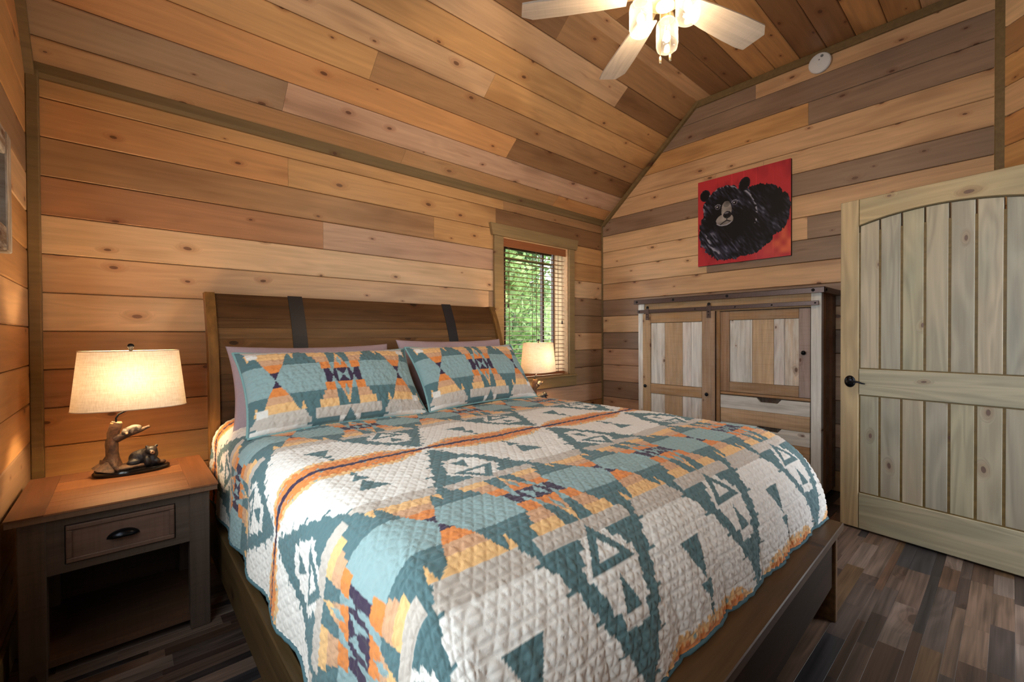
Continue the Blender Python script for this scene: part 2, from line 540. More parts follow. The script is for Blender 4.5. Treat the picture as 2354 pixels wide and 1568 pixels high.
wall_back = struct('wall_back', MB().box(-.12, WX0, .0, .12, -.02, H + .12).box(WX1, W + .12, .0, .12, -.02, H + .12).box(WX0, WX1, .0, .12, -.02, WZ0).box(WX0, WX1, .0, .12, WZ1, H + .12), 'backing')
fb = Face((0, 0, 0), (1, 0, 0), (0, 0, 1), wall_back)
hole = [(WX0, WX1, WZ0, WZ1)]
rows = [  # from the ceiling down
    [(0, 2.925, 'honey'), (2.925, W, 'brown')],
    [(0, 1.138, 'orange'), (1.138, 2.834, 'honey'), (2.834, W, 'dark')],
    [(0, 2.2, 'brown'), (2.2, W, 'honey')],
    [(0, 1.35, 'red'), (1.35, 2.9, 'pink'), (2.9, W, 'honey')],
    [(0, W, 'light')],
    [(0, 2.75, 'tan'), (2.75, W, 'grey')],
    [(0, 1.966, 'light'), (1.966, W, 'grey')],
    [(0, 1.9, 'brown'), (1.9, W, 'tan')],
    [(0, 1.6, 'red'), (1.6, W, 'grey')],
    [(0, 2.2, 'orange'), (2.2, W, 'grey')],
    [(0, 2.0, 'honey'), (2.0, W, 'pink')],
    [(0, W, 'brown')],
    [(0, W, 'grey')],
    [(0, W, 'honey')],
]
top = 2.319
fb.row(top, H, [(a, b, T[t]) for a, b, t in rows[0]], hole)
for k, segs in enumerate(rows[1:]):
    z1 = top - PITCHB * k
    z0 = max(0, z1 - PITCHB)
    if z1 > .02:
        fb.row(z0, z1, [(a, b, T[t]) for a, b, t in segs], hole)


def slope_y(z):
    """Depth of the sloped ceiling at height z (negative towards the room)."""
    return 0 if z <= H else YS * (z - H) / (HF - H)


# right wall, boards run front to back; a = distance from the back wall
wall_right = struct('wall_right', MB().prism([(0.1, -.02), (0.1, H), (YS, HF + .1), (-3.0, HF + .1), (-3.0, -.02)], 0, W, W + .12), 'backing')
fr = Face((W, 0, 0), (0, -1, 0), (0, 0, 1), wall_right)
END = 2.985
rrows = {  # low z index counted from the seam at 2.285
    5: [(1.613, 'wgrey'), (END, 'tan')], 4: [(END, 'wgrey')], 3: [(1.994, 'honey'), (END, 'wgrey')], 2: [(END, 'tan')],
    1: [(1.674, 'tan'), (END, 'tan')], 0: [(1.5, 'wgrey'), (END, 'wgrey')], -1: [(1.3, 'light'), (END, 'tan')],
    -2: [(1.6, 'light'), (1.989, 'tan'), (END, 'wgrey')], -3: [(1.196, 'light'), (END, 'wgrey')],
    -4: [(END, 'tan')], -5: [(END, 'wgrey')], -6: [(1.1, 'light'), (END, 'tan')], -7: [(END, 'wgrey')], -8: [(END, 'pink')],
    -9: [(END, 'pink')], -10: [(END, 'wgrey')], -11: [(END, 'pink')], -12: [(END, 'wgrey')], -13: [(END, 'brown')]}
P2 = .1775
for k, segs in rrows.items():
    z0, z1 = max(0, 2.285 + k * P2), min(HF, 2.285 + (k + 1) * P2)
    if k == 5:
        z1 = HF
    if z1 < .02:
        continue
    prev = None
    for i, (a1, t) in enumerate(segs):
        if i == 0:
            s0, s1 = -slope_y(z0), -slope_y(z1)
            fr.board(s0, a1, z0, z1, T[t], a0t=s1)
        else:
            fr.board(prev, a1, z0, z1, T[t])
        prev = a1

# left wall with the large window beside the photographer that lights the room
LY0, LY1, LZ0, LZ1 = -3.20, -1.20, .70, 2.20
wall_left = struct('wall_left', MB().prism([(0.1, -.02), (0.1, H), (YS, HF + .1), (LY1, HF + .1), (LY1, -.02)], 0, -.12, 0).box(-.12, 0, YF - .1, LY0, -.02, HF + .1).box(-.12, 0, LY0, LY1, -.02, LZ0).box(-.12, 0, LY0, LY1, LZ1, HF + .1), 'backing')
fl = Face((0, 0, 0), (0, 1, 0), (0, 0, 1), wall_left)
tl_ = ['honey', 'orange', 'tan', 'brown', 'honey', 'light', 'grey', 'honey']
for k in range(-13, 7):
    z0, z1 = max(0, 2.30 + k * P2), min(HF, 2.30 + (k + 1) * P2)
    if z1 < .02 or z1 - z0 < .01:
        continue
    fl.board(-1.16, slope_y(z0), z0, z1, T[tl_[k % 8]], a1t=slope_y(z1))
    fl.row(z0, z1, [(YF, -1.16, T[tl_[(k + 3) % 8]])], [(LY0, LY1, LZ0, LZ1)])
w2 = tag(empty('window_2', (0, 0, 0)), kind='structure')
fm = MB()
fm.box(-.1, .03, LY0, LY1, LZ0, LZ0 + .06).box(-.1, .03, LY0, LY1, LZ1 - .06, LZ1)
fm.box(-.1, .03, LY0, LY0 + .06, LZ0 + .06, LZ1 - .06).box(-.1, .03, LY1 - .06, LY1, LZ0 + .06, LZ1 - .06).box(-.1, -.03, -2.23, -2.17, LZ0 + .06, LZ1 - .06)
fm.build('window_frame', 'trim', w2, color=srgb(150, 124, 84))
for a0, a1 in ((LY0 + .06, -2.23), (-2.17, LY1 - .06)):
    MB().box(-.072, -.066, a0, a1, LZ0 + .06, LZ1 - .06).build('pane', 'glass', w2)

# sloped ceiling
se2 = Vector((0, YS, HF - H)).normalized()
SL = math.hypot(YS, HF - H)
cs = struct('ceiling', MB().prism([(0.1, H), (0.1, H + .2), (YS, HF + .12), (YF - .1, HF + .12), (YF - .1, HF), (YS, HF), (0, H)], 0, -.12, W + .12), 'backing')
fs_ = Face((0, 0, H), (1, 0, 0), se2, cs)
srows = [
    [(0, 1.9, 'brown'), (1.9, 3.53, 'brown'), (3.53, W, 'orange')],
    [(0, 1.076, 'grey'), (1.076, W, 'pink')],
    [(0, 2.732, 'orange'), (2.732, W, 'dark')],
    [(0, 1.501, 'honey'), (1.501, W, 'brown')],
    [(0, 2.292, 'tan'), (2.292, W, 'honey')],
    [(0, W, 'honey')],
    [(0, 3.47, 'tan'), (3.47, W, 'dark')],
    [(0, 2.6, 'dark'), (2.6, W, 'brown')],
]
b = [0.0] + [.165 + .178 * k for k in range(7)] + [SL]
for k, segs in enumerate(srows):
    fs_.row(b[k], b[k + 1], [(a0, a1, T[t]) for a0, a1, t in segs])
# flat ceiling
fc = Face((0, YS, HF), (1, 0, 0), (0, -1, 0), cs)
ft = ['tan', 'brown', 'dark', 'brown', 'honey', 'brown', 'dark', 'brown', 'honey', 'dark', 'tan', 'brown', 'dark', 'honey', 'brown', 'dark', 'tan', 'brown', 'dark']
for k in range(18):
    b0, b1 = .135 + .1755 * (k - 1), .135 + .1755 * k
    if k == 0:
        b0 = 0
    b1 = min(b1, -(YF - YS))
    if b1 - b0 < .01:
        break
    j = (1.5, 2.9, 2.1)[k % 3]
    fc.row(b0, b1, [(0, j, T[ft[k]]), (j, W, T[ft[(k + (k % 2)) % 19]])])

# wall behind the photographer
wall_front = struct('wall_front', MB().box(-.12, 2.78, YF - .12, YF, -.02, HF + .1), 'backing')
ff = Face((2.78, YF, 0), (-1, 0, 0), (0, 0, 1), wall_front)
for k in range(19):
    ff.row(k * P2, min(HF, (k + 1) * P2), [(0, 2.78, T[tl_[k % 8]])])
# entry nook: side return, door wall with its opening, splayed corner beside the post
wall_entry = struct('wall_entry', MB().box(2.66, 2.78, YF - .12, -3.24, -.02, HF + .1).box(2.66, 2.72, -3.36, -3.24, -.02, HF).box(3.60, 4.20, -3.36, -3.26, -.02, HF + .1).box(2.72, 3.60, -3.36, -3.24, 2.04, HF + .1).prism([(W, -2.985), (4.05, -3.30), (4.15, -3.36), (W + .12, -3.1)], 2, -.02, HF + .1), 'backing')
fe = Face((2.66, -3.24, 0), (0, -1, 0), (0, 0, 1), wall_entry)
dv = Vector((W, -2.985, 0)) - Vector((4.05, -3.30, 0))
fd = Face((W, -2.985, 0), -dv, (0, 0, 1), wall_entry)
fq = Face((W, -3.26, 0), (-1, 0, 0), (0, 0, 1), wall_entry, th=.008)
for k in range(19):
    z0, z1 = k * P2, min(HF, (k + 1) * P2)
    fd.row(z0, z1, [(0.0, dv.length, T[('honey', 'orange', 'tan', 'honey', 'brown', 'light')[k % 6]])])
    ff2 = Face((2.66, YF, 0), (0, 1, 0), (0, 0, 1), wall_entry)

# ------------------------------------------------------------------ floor: printed strips
floor = struct('floor', MB().box(-.12, W + .12, YF - .12, .12, -.05, -.004), 'subfloor')
fo = Face((0, -4.3, -.004), (1, 0, 0), (0, 1, 0), floor, 'floor', .004, .0003, .0002)
FT = [srgb(82, 66, 58), srgb(58, 47, 44), srgb(104, 90, 82), srgb(42, 37, 37), srgb(80, 58, 46), srgb(48, 46, 49), srgb(94, 75, 63), srgb(72, 61, 57), srgb(88, 68, 50), srgb(60, 47, 43), srgb(100, 84, 75), srgb(68, 51, 42)]
yy, widths, i = 0.0, [.072, .038, .062, .034, .080, .052, .030, .066], 0
fr_rng = random.Random(3)
big = MB()
while yy < 4.28:
    w_ = widths[i % 8]
    y0, y1 = yy, yy + w_
    near = 1.15 < y1 + 0 and y0 < 2.1     # y from -3.15 to -2.2
    left = y0 > 2.9 and y0 < 3.7
    x = fr_rng.uniform(-.4, 0)
    while x < W:
        L = fr_rng.uniform(.22, .62)
        a0, a1 = max(0, x), min(W, x + L)
        if a1 - a0 > .02:
            vis = (near and a0 > 1.8) or (left and a0 < .9)
            t = FT[fr_rng.randrange(len(FT))]
            if vis:
                fo.board(a0, a1, y0, y1, t, name='strip', jit=.12)
            else:
                big.add([(a0, -4.3 + y0, 0), (a1, -4.3 + y0, 0), (a1, -4.3 + y1, 0), (a0, -4.3 + y1, 0)], [(0, 1, 2, 3)])
        x += L
    yy, i = y1, i + 1
rest = big.build('strip_field', 'floor', floor, color=srgb(72, 58, 50))
tag(rest, kind='stuff')

# ------------------------------------------------------------------ trims
TR = srgb(120, 98, 64)


def trim(i, mb):
    o = mb.build('trim_%d' % i, 'trim', color=TR)
    return tag(o, kind='structure')


def along_x(mb):      # keep grain along local X
    return mb


trim(1, MB().prism([(-.019, H - .048), (-.019, H - .012), (-.034, H + .012), (-.052, H + .014), (-.052, H - .030), (-.038, H - .048)], 0, .02, W - .02))
trim(2, MB().box(.019, .062, -.062, -.019, 0, H - .02, .004))
trim(3, MB().box(W - .034, W - .019, -.034, -.019, 0, H - .02, .003))
n_ = Vector((0, -(HF - H), YS)).normalized()
def slope_trim(i, x0, x1):
    mb = MB()
    p = [Vector((0, -.02, H - .02)) + n_ * .02, Vector((0, YS, HF)) + n_ * .02]
    q = [a + n_ * .032 for a in p]
    vs = []
    for x in (x0, x1):
        vs += [(x, p[0].y, p[0].z), (x, p[1].y, p[1].z), (x, q[1].y, q[1].z), (x, q[0].y, q[0].z)]
    mb.add(vs, [(0, 1, 2, 3), (7, 6, 5, 4), (0, 4, 5, 1), (1, 5, 6, 2), (2, 6, 7, 3), (3, 7, 4, 0)])
    trim(i, mb)
slope_trim(4, W - .05, W - .019)
slope_trim(5, .019, .05)
trim(6, MB().box(W - .045, W - .019, -2.99, YS - .005, HF - .075, HF - .019, .003))
trim(7, MB().box(W - .062, W - .010, -3.035, -2.975, 0, HF - .02, .005))
trim(8, MB().box(.019, .045, YF + .02, YS - .005, HF - .075, HF - .019, .003))
tag(MB().box(.019, .034, -3.5, -.07, 0, .12, .003).build('baseboard_left', 'trim', color=TR), kind='structure')
tag(MB().box(.05, W - .04, -.034, -.019, 0, .12, .003).build('baseboard_back', 'trim', color=TR), kind='structure')

# ------------------------------------------------------------------ back window with casing, sash and muntins
w1 = tag(empty('window_1', (0, 0, 0)), kind='structure')
CS = srgb(150, 124, 84)
MB().box(2.800, 2.905, -.044, -.019, .70, 2.075, .003).build('casing_side', 'trim', w1, color=CS)
MB().box(3.790, 3.872, -.044, -.019, .70, 2.075, .003).build('casing_side', 'trim', w1, color=CS)
MB().prism([(2.775, 2.076), (3.90, 2.076), (3.925, 2.178), (2.752, 2.178)], 1, -.052, -.019).build('casing_head', 'trim', w1, color=CS)
MB().box(2.79, 3.885, -.05, -.019, .672, .772, .003).build('apron', 'trim', w1, color=CS)
MB().box(2.80, 3.875, -.075, .0, .7725, .790, .003).build('sill', 'trim', w1, color=CS)
jm = MB().box(WX0 - .02, WX0 + .008, -.019, .20, WZ0, WZ1).box(WX1 - .008, WX1 + .02, -.019, .20, WZ0, WZ1).box(WX0 + .008, WX1 - .008, -.019, .20, WZ1 - .004, WZ1 + .02).box(WX0 + .008, WX1 - .008, 0, .20, WZ0 - .02, WZ0 + .004)
jm.build('jamb', 'trim', w1, color=srgb(226, 186, 142))
SY0, SY1 = .165, .195
ss = MB().box(WX0, WX0 + .045, SY0, SY1, WZ0, WZ1).box(WX1 - .025, WX1, SY0, SY1, WZ0, WZ1).box(WX0 + .045, WX1 - .045, SY0, SY1, WZ0, WZ0 + .05).box(WX0 + .045, WX1 - .045, SY0, SY1, WZ1 - .05, WZ1)
ss.build('sash', 'sash', w1)
mu = MB().box(WX0 + .045, WX1 - .045, SY0 - .004, SY1, 1.925, 1.945)
mu.build('muntin', 'sash', w1)
for xm in (3.075, 3.60):
    MB().box(xm, xm + .022, SY0 - .004, SY1, WZ0 + .05, 1.925).build('muntin', 'sash', w1)
    MB().box(xm, xm + .022, SY0 - .004, SY1, 1.945, WZ1 - .05).build('muntin', 'sash', w1)
MB().box(WX0 + .045, WX1 - .045, .178, .182, WZ0 + .05, WZ1 - .05).build('pane', 'glass', w1)

# wooden blind hung in the opening
bl = tag(empty('window_blind', (3.35, .045, WZ0)), 'brown wooden slatted blind lowered in the window beside the headboard', 'blind')
SLC = srgb(150, 92, 56)


def bp_(mb, name, mat, col=None, parent=None):
    o = mb.build(name, mat, parent or bl, color=col)
    return o


bp_(MB().box(-.4315, .4315, -.047, -.035, 1.215, 1.288, .003), 'valance', 'slat', SLC)
bp_(MB().box(-.430, .430, -.03, .03, 1.235, 1.285), 'headrail', 'slat', SLC)
sm = None
for k in range(27):
    z = .065 + k * .0425
    if sm is None:
        mb = MB()
        mb.add([(-.428, -.025, -.004), (.428, -.025, -.004), (.428, 0, 0), (-.428, 0, 0), (-.428, .025, -.001), (.428, .025, -.001),
                (-.428, -.025, -.0015), (.428, -.025, -.0015), (.428, 0, .0025), (-.428, 0, .0025), (-.428, .025, .0015), (.428, .025, .0015)],
               [(0, 1, 2, 3), (3, 2, 5, 4), (9, 8, 7, 6), (10, 11, 8, 9), (0, 6, 7, 1), (4, 5, 11, 10), (0, 3, 9, 6), (3, 4, 10, 9), (1, 7, 8, 2), (2, 8, 11, 5)])
        o = mb.build('slat', 'slat', bl, color=SLC)
        sm = o.data
    else:
        o = new('slat', sm, None, bl, SLC)
    o.location = (0, 0, z)
bp_(MB().box(-.428, .428, -.027, .027, .012, .038, .004), 'bottom_rail', 'slat', SLC)
for x in (-.33, .02, .33):
    bp_(MB().box(x - .0022, x + .0022, -.0295, -.027, .03, 1.24).box(x - .0022, x + .0022, .027, .0295, .03, 1.24), 'ladder_tape', 'cord')
for x, zb, dx in ((-.355, .70, 0), (.375, .56, 0), (-.405, .60, 0)):
    c_ = bp_(MB().tube([(x, -.042, 1.22), (x + dx, -.042, zb)], .0018, 6), 'pull_cord', 'cord')
    MB().lathe([(.002, .04), (.006, .03), (.009, .004), (.004, 0)], 10, (x, -.042, zb - .04), cap=True).build('tassel', 'sash', c_)

# ------------------------------------------------------------------ door, standing open
DW, DH, DT = .88, 1.985, .04
ddir = Vector((-.136, -.991, 0)).normalized()
door = tag(empty('door_1', (3.703, -2.349, .010)), kind='structure')
door['label'] = 'grey-washed plank door with arched top panel standing open'
door.rotation_euler = (0, 0, math.atan2(ddir.y, ddir.x))
# local: x along width from the free edge, y = thickness; face towards camera is +y or -y
ny = Vector((-ddir.y, ddir.x, 0))
SGN = -1 if ny.dot(CAM - Vector((3.7, -2.4, 1))) < 0 else 1
DCOL = [srgb(172, 164, 144), srgb(164, 158, 142), srgb(178, 168, 148), srgb(162, 158, 144), srgb(170, 164, 140)]


def arch(t):
    s = (t - DW / 2) / (DW / 2 - .095)
    return 1.838 + .047 * (1 - s * s)


def vboard(name, poly, d0, d1, parent, col, mat='door', vertical=True):
    """Door member from a 2-D outline (t,z); grain vertical or horizontal."""
    cx = sum(p[0] for p in poly) / len(poly)
    cz = sum(p[1] for p in poly) / len(poly)
    if vertical:   # local X = up, local Z = -t
        pl = [(z - cz, -(t - cx)) for t, z in poly]
    else:
        pl = [(t - cx, z - cz) for t, z in poly]
    mb = MB()
    n = len(pl)
    ch = .0035
    ins = []
    for i in range(n):   # inset ring for a small chamfer
        a, b_, c_ = Vector(pl[i - 1]), Vector(pl[i]), Vector(pl[(i + 1) % n])
        e, f = (b_ - a).normalized(), (c_ - b_).normalized()
        n1, n2 = Vector((-e.y, e.x)), Vector((-f.y, f.x))
        m_ = (n1 + n2)
        m_ = m_ / max(.3, m_.dot(n1)) if m_.length > 1e-6 else n1
        ins.append(b_ + m_ * ch * ORI(pl))
    lo, hi = min(d0, d1), max(d0, d1)
    s0, s1 = (hi, lo) if SGN < 0 else (lo, hi)   # s1 is the visible side
    sg = 1 if s1 > s0 else -1
    vs = [(p[0], s0, p[1]) for p in pl] + [(p[0], s1 - sg * ch, p[1]) for p in pl] + [(p[0], s1, p[1]) for p in ins]
    fs = [tuple(range(n))]
    for i in range(n):
        j = (i + 1) % n
        fs += [(i, j, n + j, n + i), (n + i, n + j, 2 * n + j, 2 * n + i)]
    fs.append(tuple(range(2 * n, 3 * n)))
    mb.add(vs, fs)
    o = mb.build(name, mat, parent, color=col)
    o.location = (cx, 0, cz)
    if vertical:
        o.rotation_euler = (0, R(-90), 0)
    return o


def ORI(pl):
    a = 0
    for i in range(len(pl)):
        x0, y0 = pl[i - 1]
        x1, y1 = pl[i]
        a += x0 * y1 - x1 * y0
    return 1 if a > 0 else -1


fx = lambda d: SGN * d
MB().box(.02, DW - .02, -.012, .012, .03, DH - .2).build('door_core', 'door', door, color=srgb(112, 92, 52))
ST = .095
dc = lambda i: DCOL[i % 5]
vboard('stile', [(0, 0), (ST - .002, 0), (ST - .002, DH), (0, DH)], -.02 * SGN * -1, .02 * SGN, door, dc(0)) if False else None
def member(name, poly, col, vertical=True, d=.02):
    return vboard(name, poly, -d, d, door, col, vertical=vertical)
member('stile', [(0, 0), (ST - .002, 0), (ST - .002, DH), (0, DH)], srgb(178, 158, 124))
member('stile', [(DW - ST + .002, 0), (DW, 0), (DW, DH), (DW - ST + .002, DH)], srgb(176, 160, 130))
member('bottom_rail', [(ST, 0), (DW - ST, 0), (DW - ST, .215), (ST, .215)], srgb(174, 166, 142), False)
member('middle_rail', [(ST, .81), (DW - ST, .81), (DW - ST, .965), (ST, .965)], srgb(172, 166, 144), False)
ta = [ST + (DW - 2 * ST) * k / 16 for k in range(17)]
member('top_rail', [(t, arch(t) - .010) for t in ta] + [(DW - ST, DH), (ST, DH)], srgb(180, 160, 124), False)
pw = (DW - 2 * ST) / 7
for k in range(7):
    a0, a1 = ST + k * pw + .0042, ST + (k + 1) * pw - .0042
    member('plank', [(a0, .220), (a1, .220), (a1, .805), (a0, .805)], dc(k), d=.014)
    zt = [arch(a0 + (a1 - a0) * j / 4) - .016 for j in range(5)]
    member('plank', [(a0, .970), (a1, .970)] + [(a0 + (a1 - a0) * j / 4, zt[j]) for j in range(4, -1, -1)], dc(k + 2), d=.014)
# bead along the arch and along stile
mbd = MB().tube([(t, SGN * .0185, arch(t) - .0135) for t in ta], .0035, 6)
mbd.build('bead', 'door', door, color=srgb(84, 72, 44))
# lever handle
hd = empty('door_handle', (.050, SGN * .02, .886))
hd.parent = door
mb = MB()
prof = [(.0, .016), (.014, .015), (.024, .009), (.028, .003), (.029, 0)]
vs, n = [], 24
for r_, h in prof:
    for k in range(n):
        a = 2 * math.pi * k / n
        vs.append((r_ * math.cos(a), SGN * h, 1.25 * r_ * math.sin(a)))
fs = [(i * n + k, i * n + (k + 1) % n, (i + 1) * n + (k + 1) % n, (i + 1) * n + k) for i in range(len(prof) - 1) for k in range(n)]
smooth_angle(mb.add(vs, fs).build('rosette', 'bronze', hd, True), 50)
lv = MB().tube([(0, SGN * .012, .0), (0, SGN * .036, .0), (.010, SGN * .046, .001), (.03, SGN * .048, .004), (.055, SGN * .047, .003), (.075, SGN * .045, -.004), (.090, SGN * .044, -.006)], [.009, .0085, .008, .0065, .0055, .005, .003], 10)
smooth_angle(lv.build('lever', 'bronze', hd, True), 50)

# ------------------------------------------------------------------ bed
bed = tag(empty('bed', (1.69, -1.4, 0)), 'dark brown wooden sleigh bed with black bands on the headboard', 'bed')
BO = Vector((1.69, -1.4, 0))


def put(o, parent, off=BO):
    """Geometry was written in room coordinates: hang it below parent without moving it."""
    o.parent = parent
    o.matrix_parent_inverse = Matrix.Translation(-off)
    return o


def recentre(o, c):
    """Move a mesh's origin to room point c (geometry in room coordinates)."""
    o.data.transform(Matrix.Translation(-Vector(c)))
    o.location = Vector(c)
    return o


def hy(z):
    return -.285 + (.145 * max(0, (z - .88) / .55) ** 2 if z > .88 else 0)


BEDT = [srgb(84, 64, 46), srgb(78, 58, 42), srgb(88, 66, 46), srgb(84, 62, 42), srgb(96, 68, 42), srgb(104, 74, 46), srgb(112, 80, 48), srgb(118, 86, 54), srgb(98, 68, 40), srgb(84, 56, 32)]
hbd = empty('headboard', (0, -.285 + 1.4, .75))
hbd.parent = bed
hbd.location = (0, -.285 + 1.4, .75)
HO = Vector((1.69, -.285, .75))
HX0, HX1, HT = .680, 2.705, 1.428
zs = [.20, .36, .52, .68, .84, .985, 1.075, 1.175, 1.235, 1.29, HT]
for i in range(len(zs) - 1):
    z0, z1 = zs[i] + .0006, zs[i + 1] - .0006
    prof = []
    k = 6
    for j in range(k + 1):
        z = z0 + (z1 - z0) * j / k
        prof.append((hy(z) + .012 + (.0008 if j in (0, k) else 0), z))
    for j in range(k, -1, -1):
        z = z0 + (z1 - z0) * j / k
        prof.append((hy(z) + .045, z))
    o = MB().prism(prof, 0, HX0 + .042, HX1 - .042).build('plank', 'bed', color=BEDT[i % 10])
    recentre(o, (1.69, -.28, (z0 + z1) / 2))
    o.parent = hbd
    o.location = o.location - HO
for x0 in (HX0, HX1 - .045):
    prof = []
    k = 24
    for j in range(k + 1):
        z = .0 + (HT + .004) * j / k
        prof.append((hy(z) - .008, z))
    for j in range(k, -1, -1):
        z = (HT + .004) * j / k
        prof.append((hy(z) + .075, z))
    mb = MB().prism(prof, 0, x0, x0 + .045)
    # grain must run up: build with X up
    for i_, v in enumerate(mb.v):
        mb.v[i_] = (v[2] - .7, v[1] + .28, -(v[0] - x0 - .0225))
    o = mb.build('post', 'bed', hbd, color=srgb(120, 86, 46))
    o.rotation_euler = (0, R(-90), 0)
    o.location = Vector((x0 + .0225, -.28, .7)) - HO
for xc in (1.14, 2.235):
    prof = []
    k = 24
    for j in range(k + 1):
        z = .45 + (HT + .006 - .45) * j / k
        prof.append((hy(z) + .0085, z))
    for j in range(k, -1, -1):
        z = .45 + (HT + .003 - .45) * j / k
        prof.append((hy(z) + .0118, z))
    o = MB().prism(prof, 0, xc - .041, xc + .041).build('metal_band', 'strap')
    recentre(o, HO)
    o.parent = hbd
    o.location = (0, 0, 0)
for x0 in (.652, 2.70 - .03):
    o = MB().box(x0, x0 + .032, -2.52, -.29, .13, .325, .004).build('side_rail', 'bed')
    mb = MB()
    me = o.data
    for v in me.vertices:      # grain along X: rotate 90 about z
        c = v.co
        v.co = (c.y + 1.4, -(c.x - x0 - .016), c.z)
    o.color = srgb(72, 56, 34)
    o.parent = bed
    o.location = Vector((x0 + .016, -1.4, 0)) - BO
    o.rotation_euler = (0, 0, R(90))
ftb = empty('footboard')
ftb.parent = bed
ftb.location = Vector((1.58, -2.50, 0)) - BO
ftb.rotation_euler = (0, 0, R(1.6))
FHW = .985
MB().box(-FHW, FHW, -.122, .11, .375, .405, .003).build('cap', 'bed', ftb, color=srgb(74, 52, 30))
MB().box(-FHW + .05, FHW - .05, -.092, -.062, .145, .375).build('panel', 'bedpanel', ftb, color=srgb(44, 30, 18))
MB().box(-FHW + .05, FHW - .05, .06, .085, .145, .375).build('panel', 'bedpanel', ftb, color=srgb(44, 30, 18))
for s_ in (-1, 1):
    x0, x1 = sorted((s_ * (FHW - .048), s_ * (FHW - .015)))
    MB().box(x0, x1, -.104, .10, 0, .375, .003).build('leg', 'bed', ftb, color=srgb(82, 58, 34))

mt = MB().box(.72, 2.64, -2.31, -.31, .30, .722, .05).build('mattress', 'mattress')
tag(mt, 'thick white mattress under the patterned quilt', 'mattress')
smooth_angle(mt)


# ------------------------------------------------------------------ the quilt print
def col3(*c):
    return np.array(srgb(*c)[:3])


PAL = dict(white=col3(228, 226, 222), beige=col3(196, 188, 180), light=col3(142, 170, 174), teal=col3(88, 118, 124), orange=col3(222, 138, 74),
           tan=col3(208, 164, 130), peach=col3(232, 188, 132), purple=col3(62, 50, 74))


def hash1(i, s=0.0):
    x = np.sin(i * 12.9898 + s * 78.233) * 43758.5453
    return x - np.floor(x)


def noise2(x, y, s=0):
    xi, yi = np.floor(x), np.floor(y)
    fx_, fy_ = x - xi, y - yi
    fx_, fy_ = fx_ * fx_ * (3 - 2 * fx_), fy_ * fy_ * (3 - 2 * fy_)
    h = lambda a, b_: hash1(a * 1.0 + b_ * 57.31, s)
    return (h(xi, yi) * (1 - fx_) + h(xi + 1, yi) * fx_) * (1 - fy_) + (h(xi, yi + 1) * (1 - fx_) + h(xi + 1, yi + 1) * fx_) * fy_


PX = .62      # repeat across the bed
QS = .59      # motif row to stripe


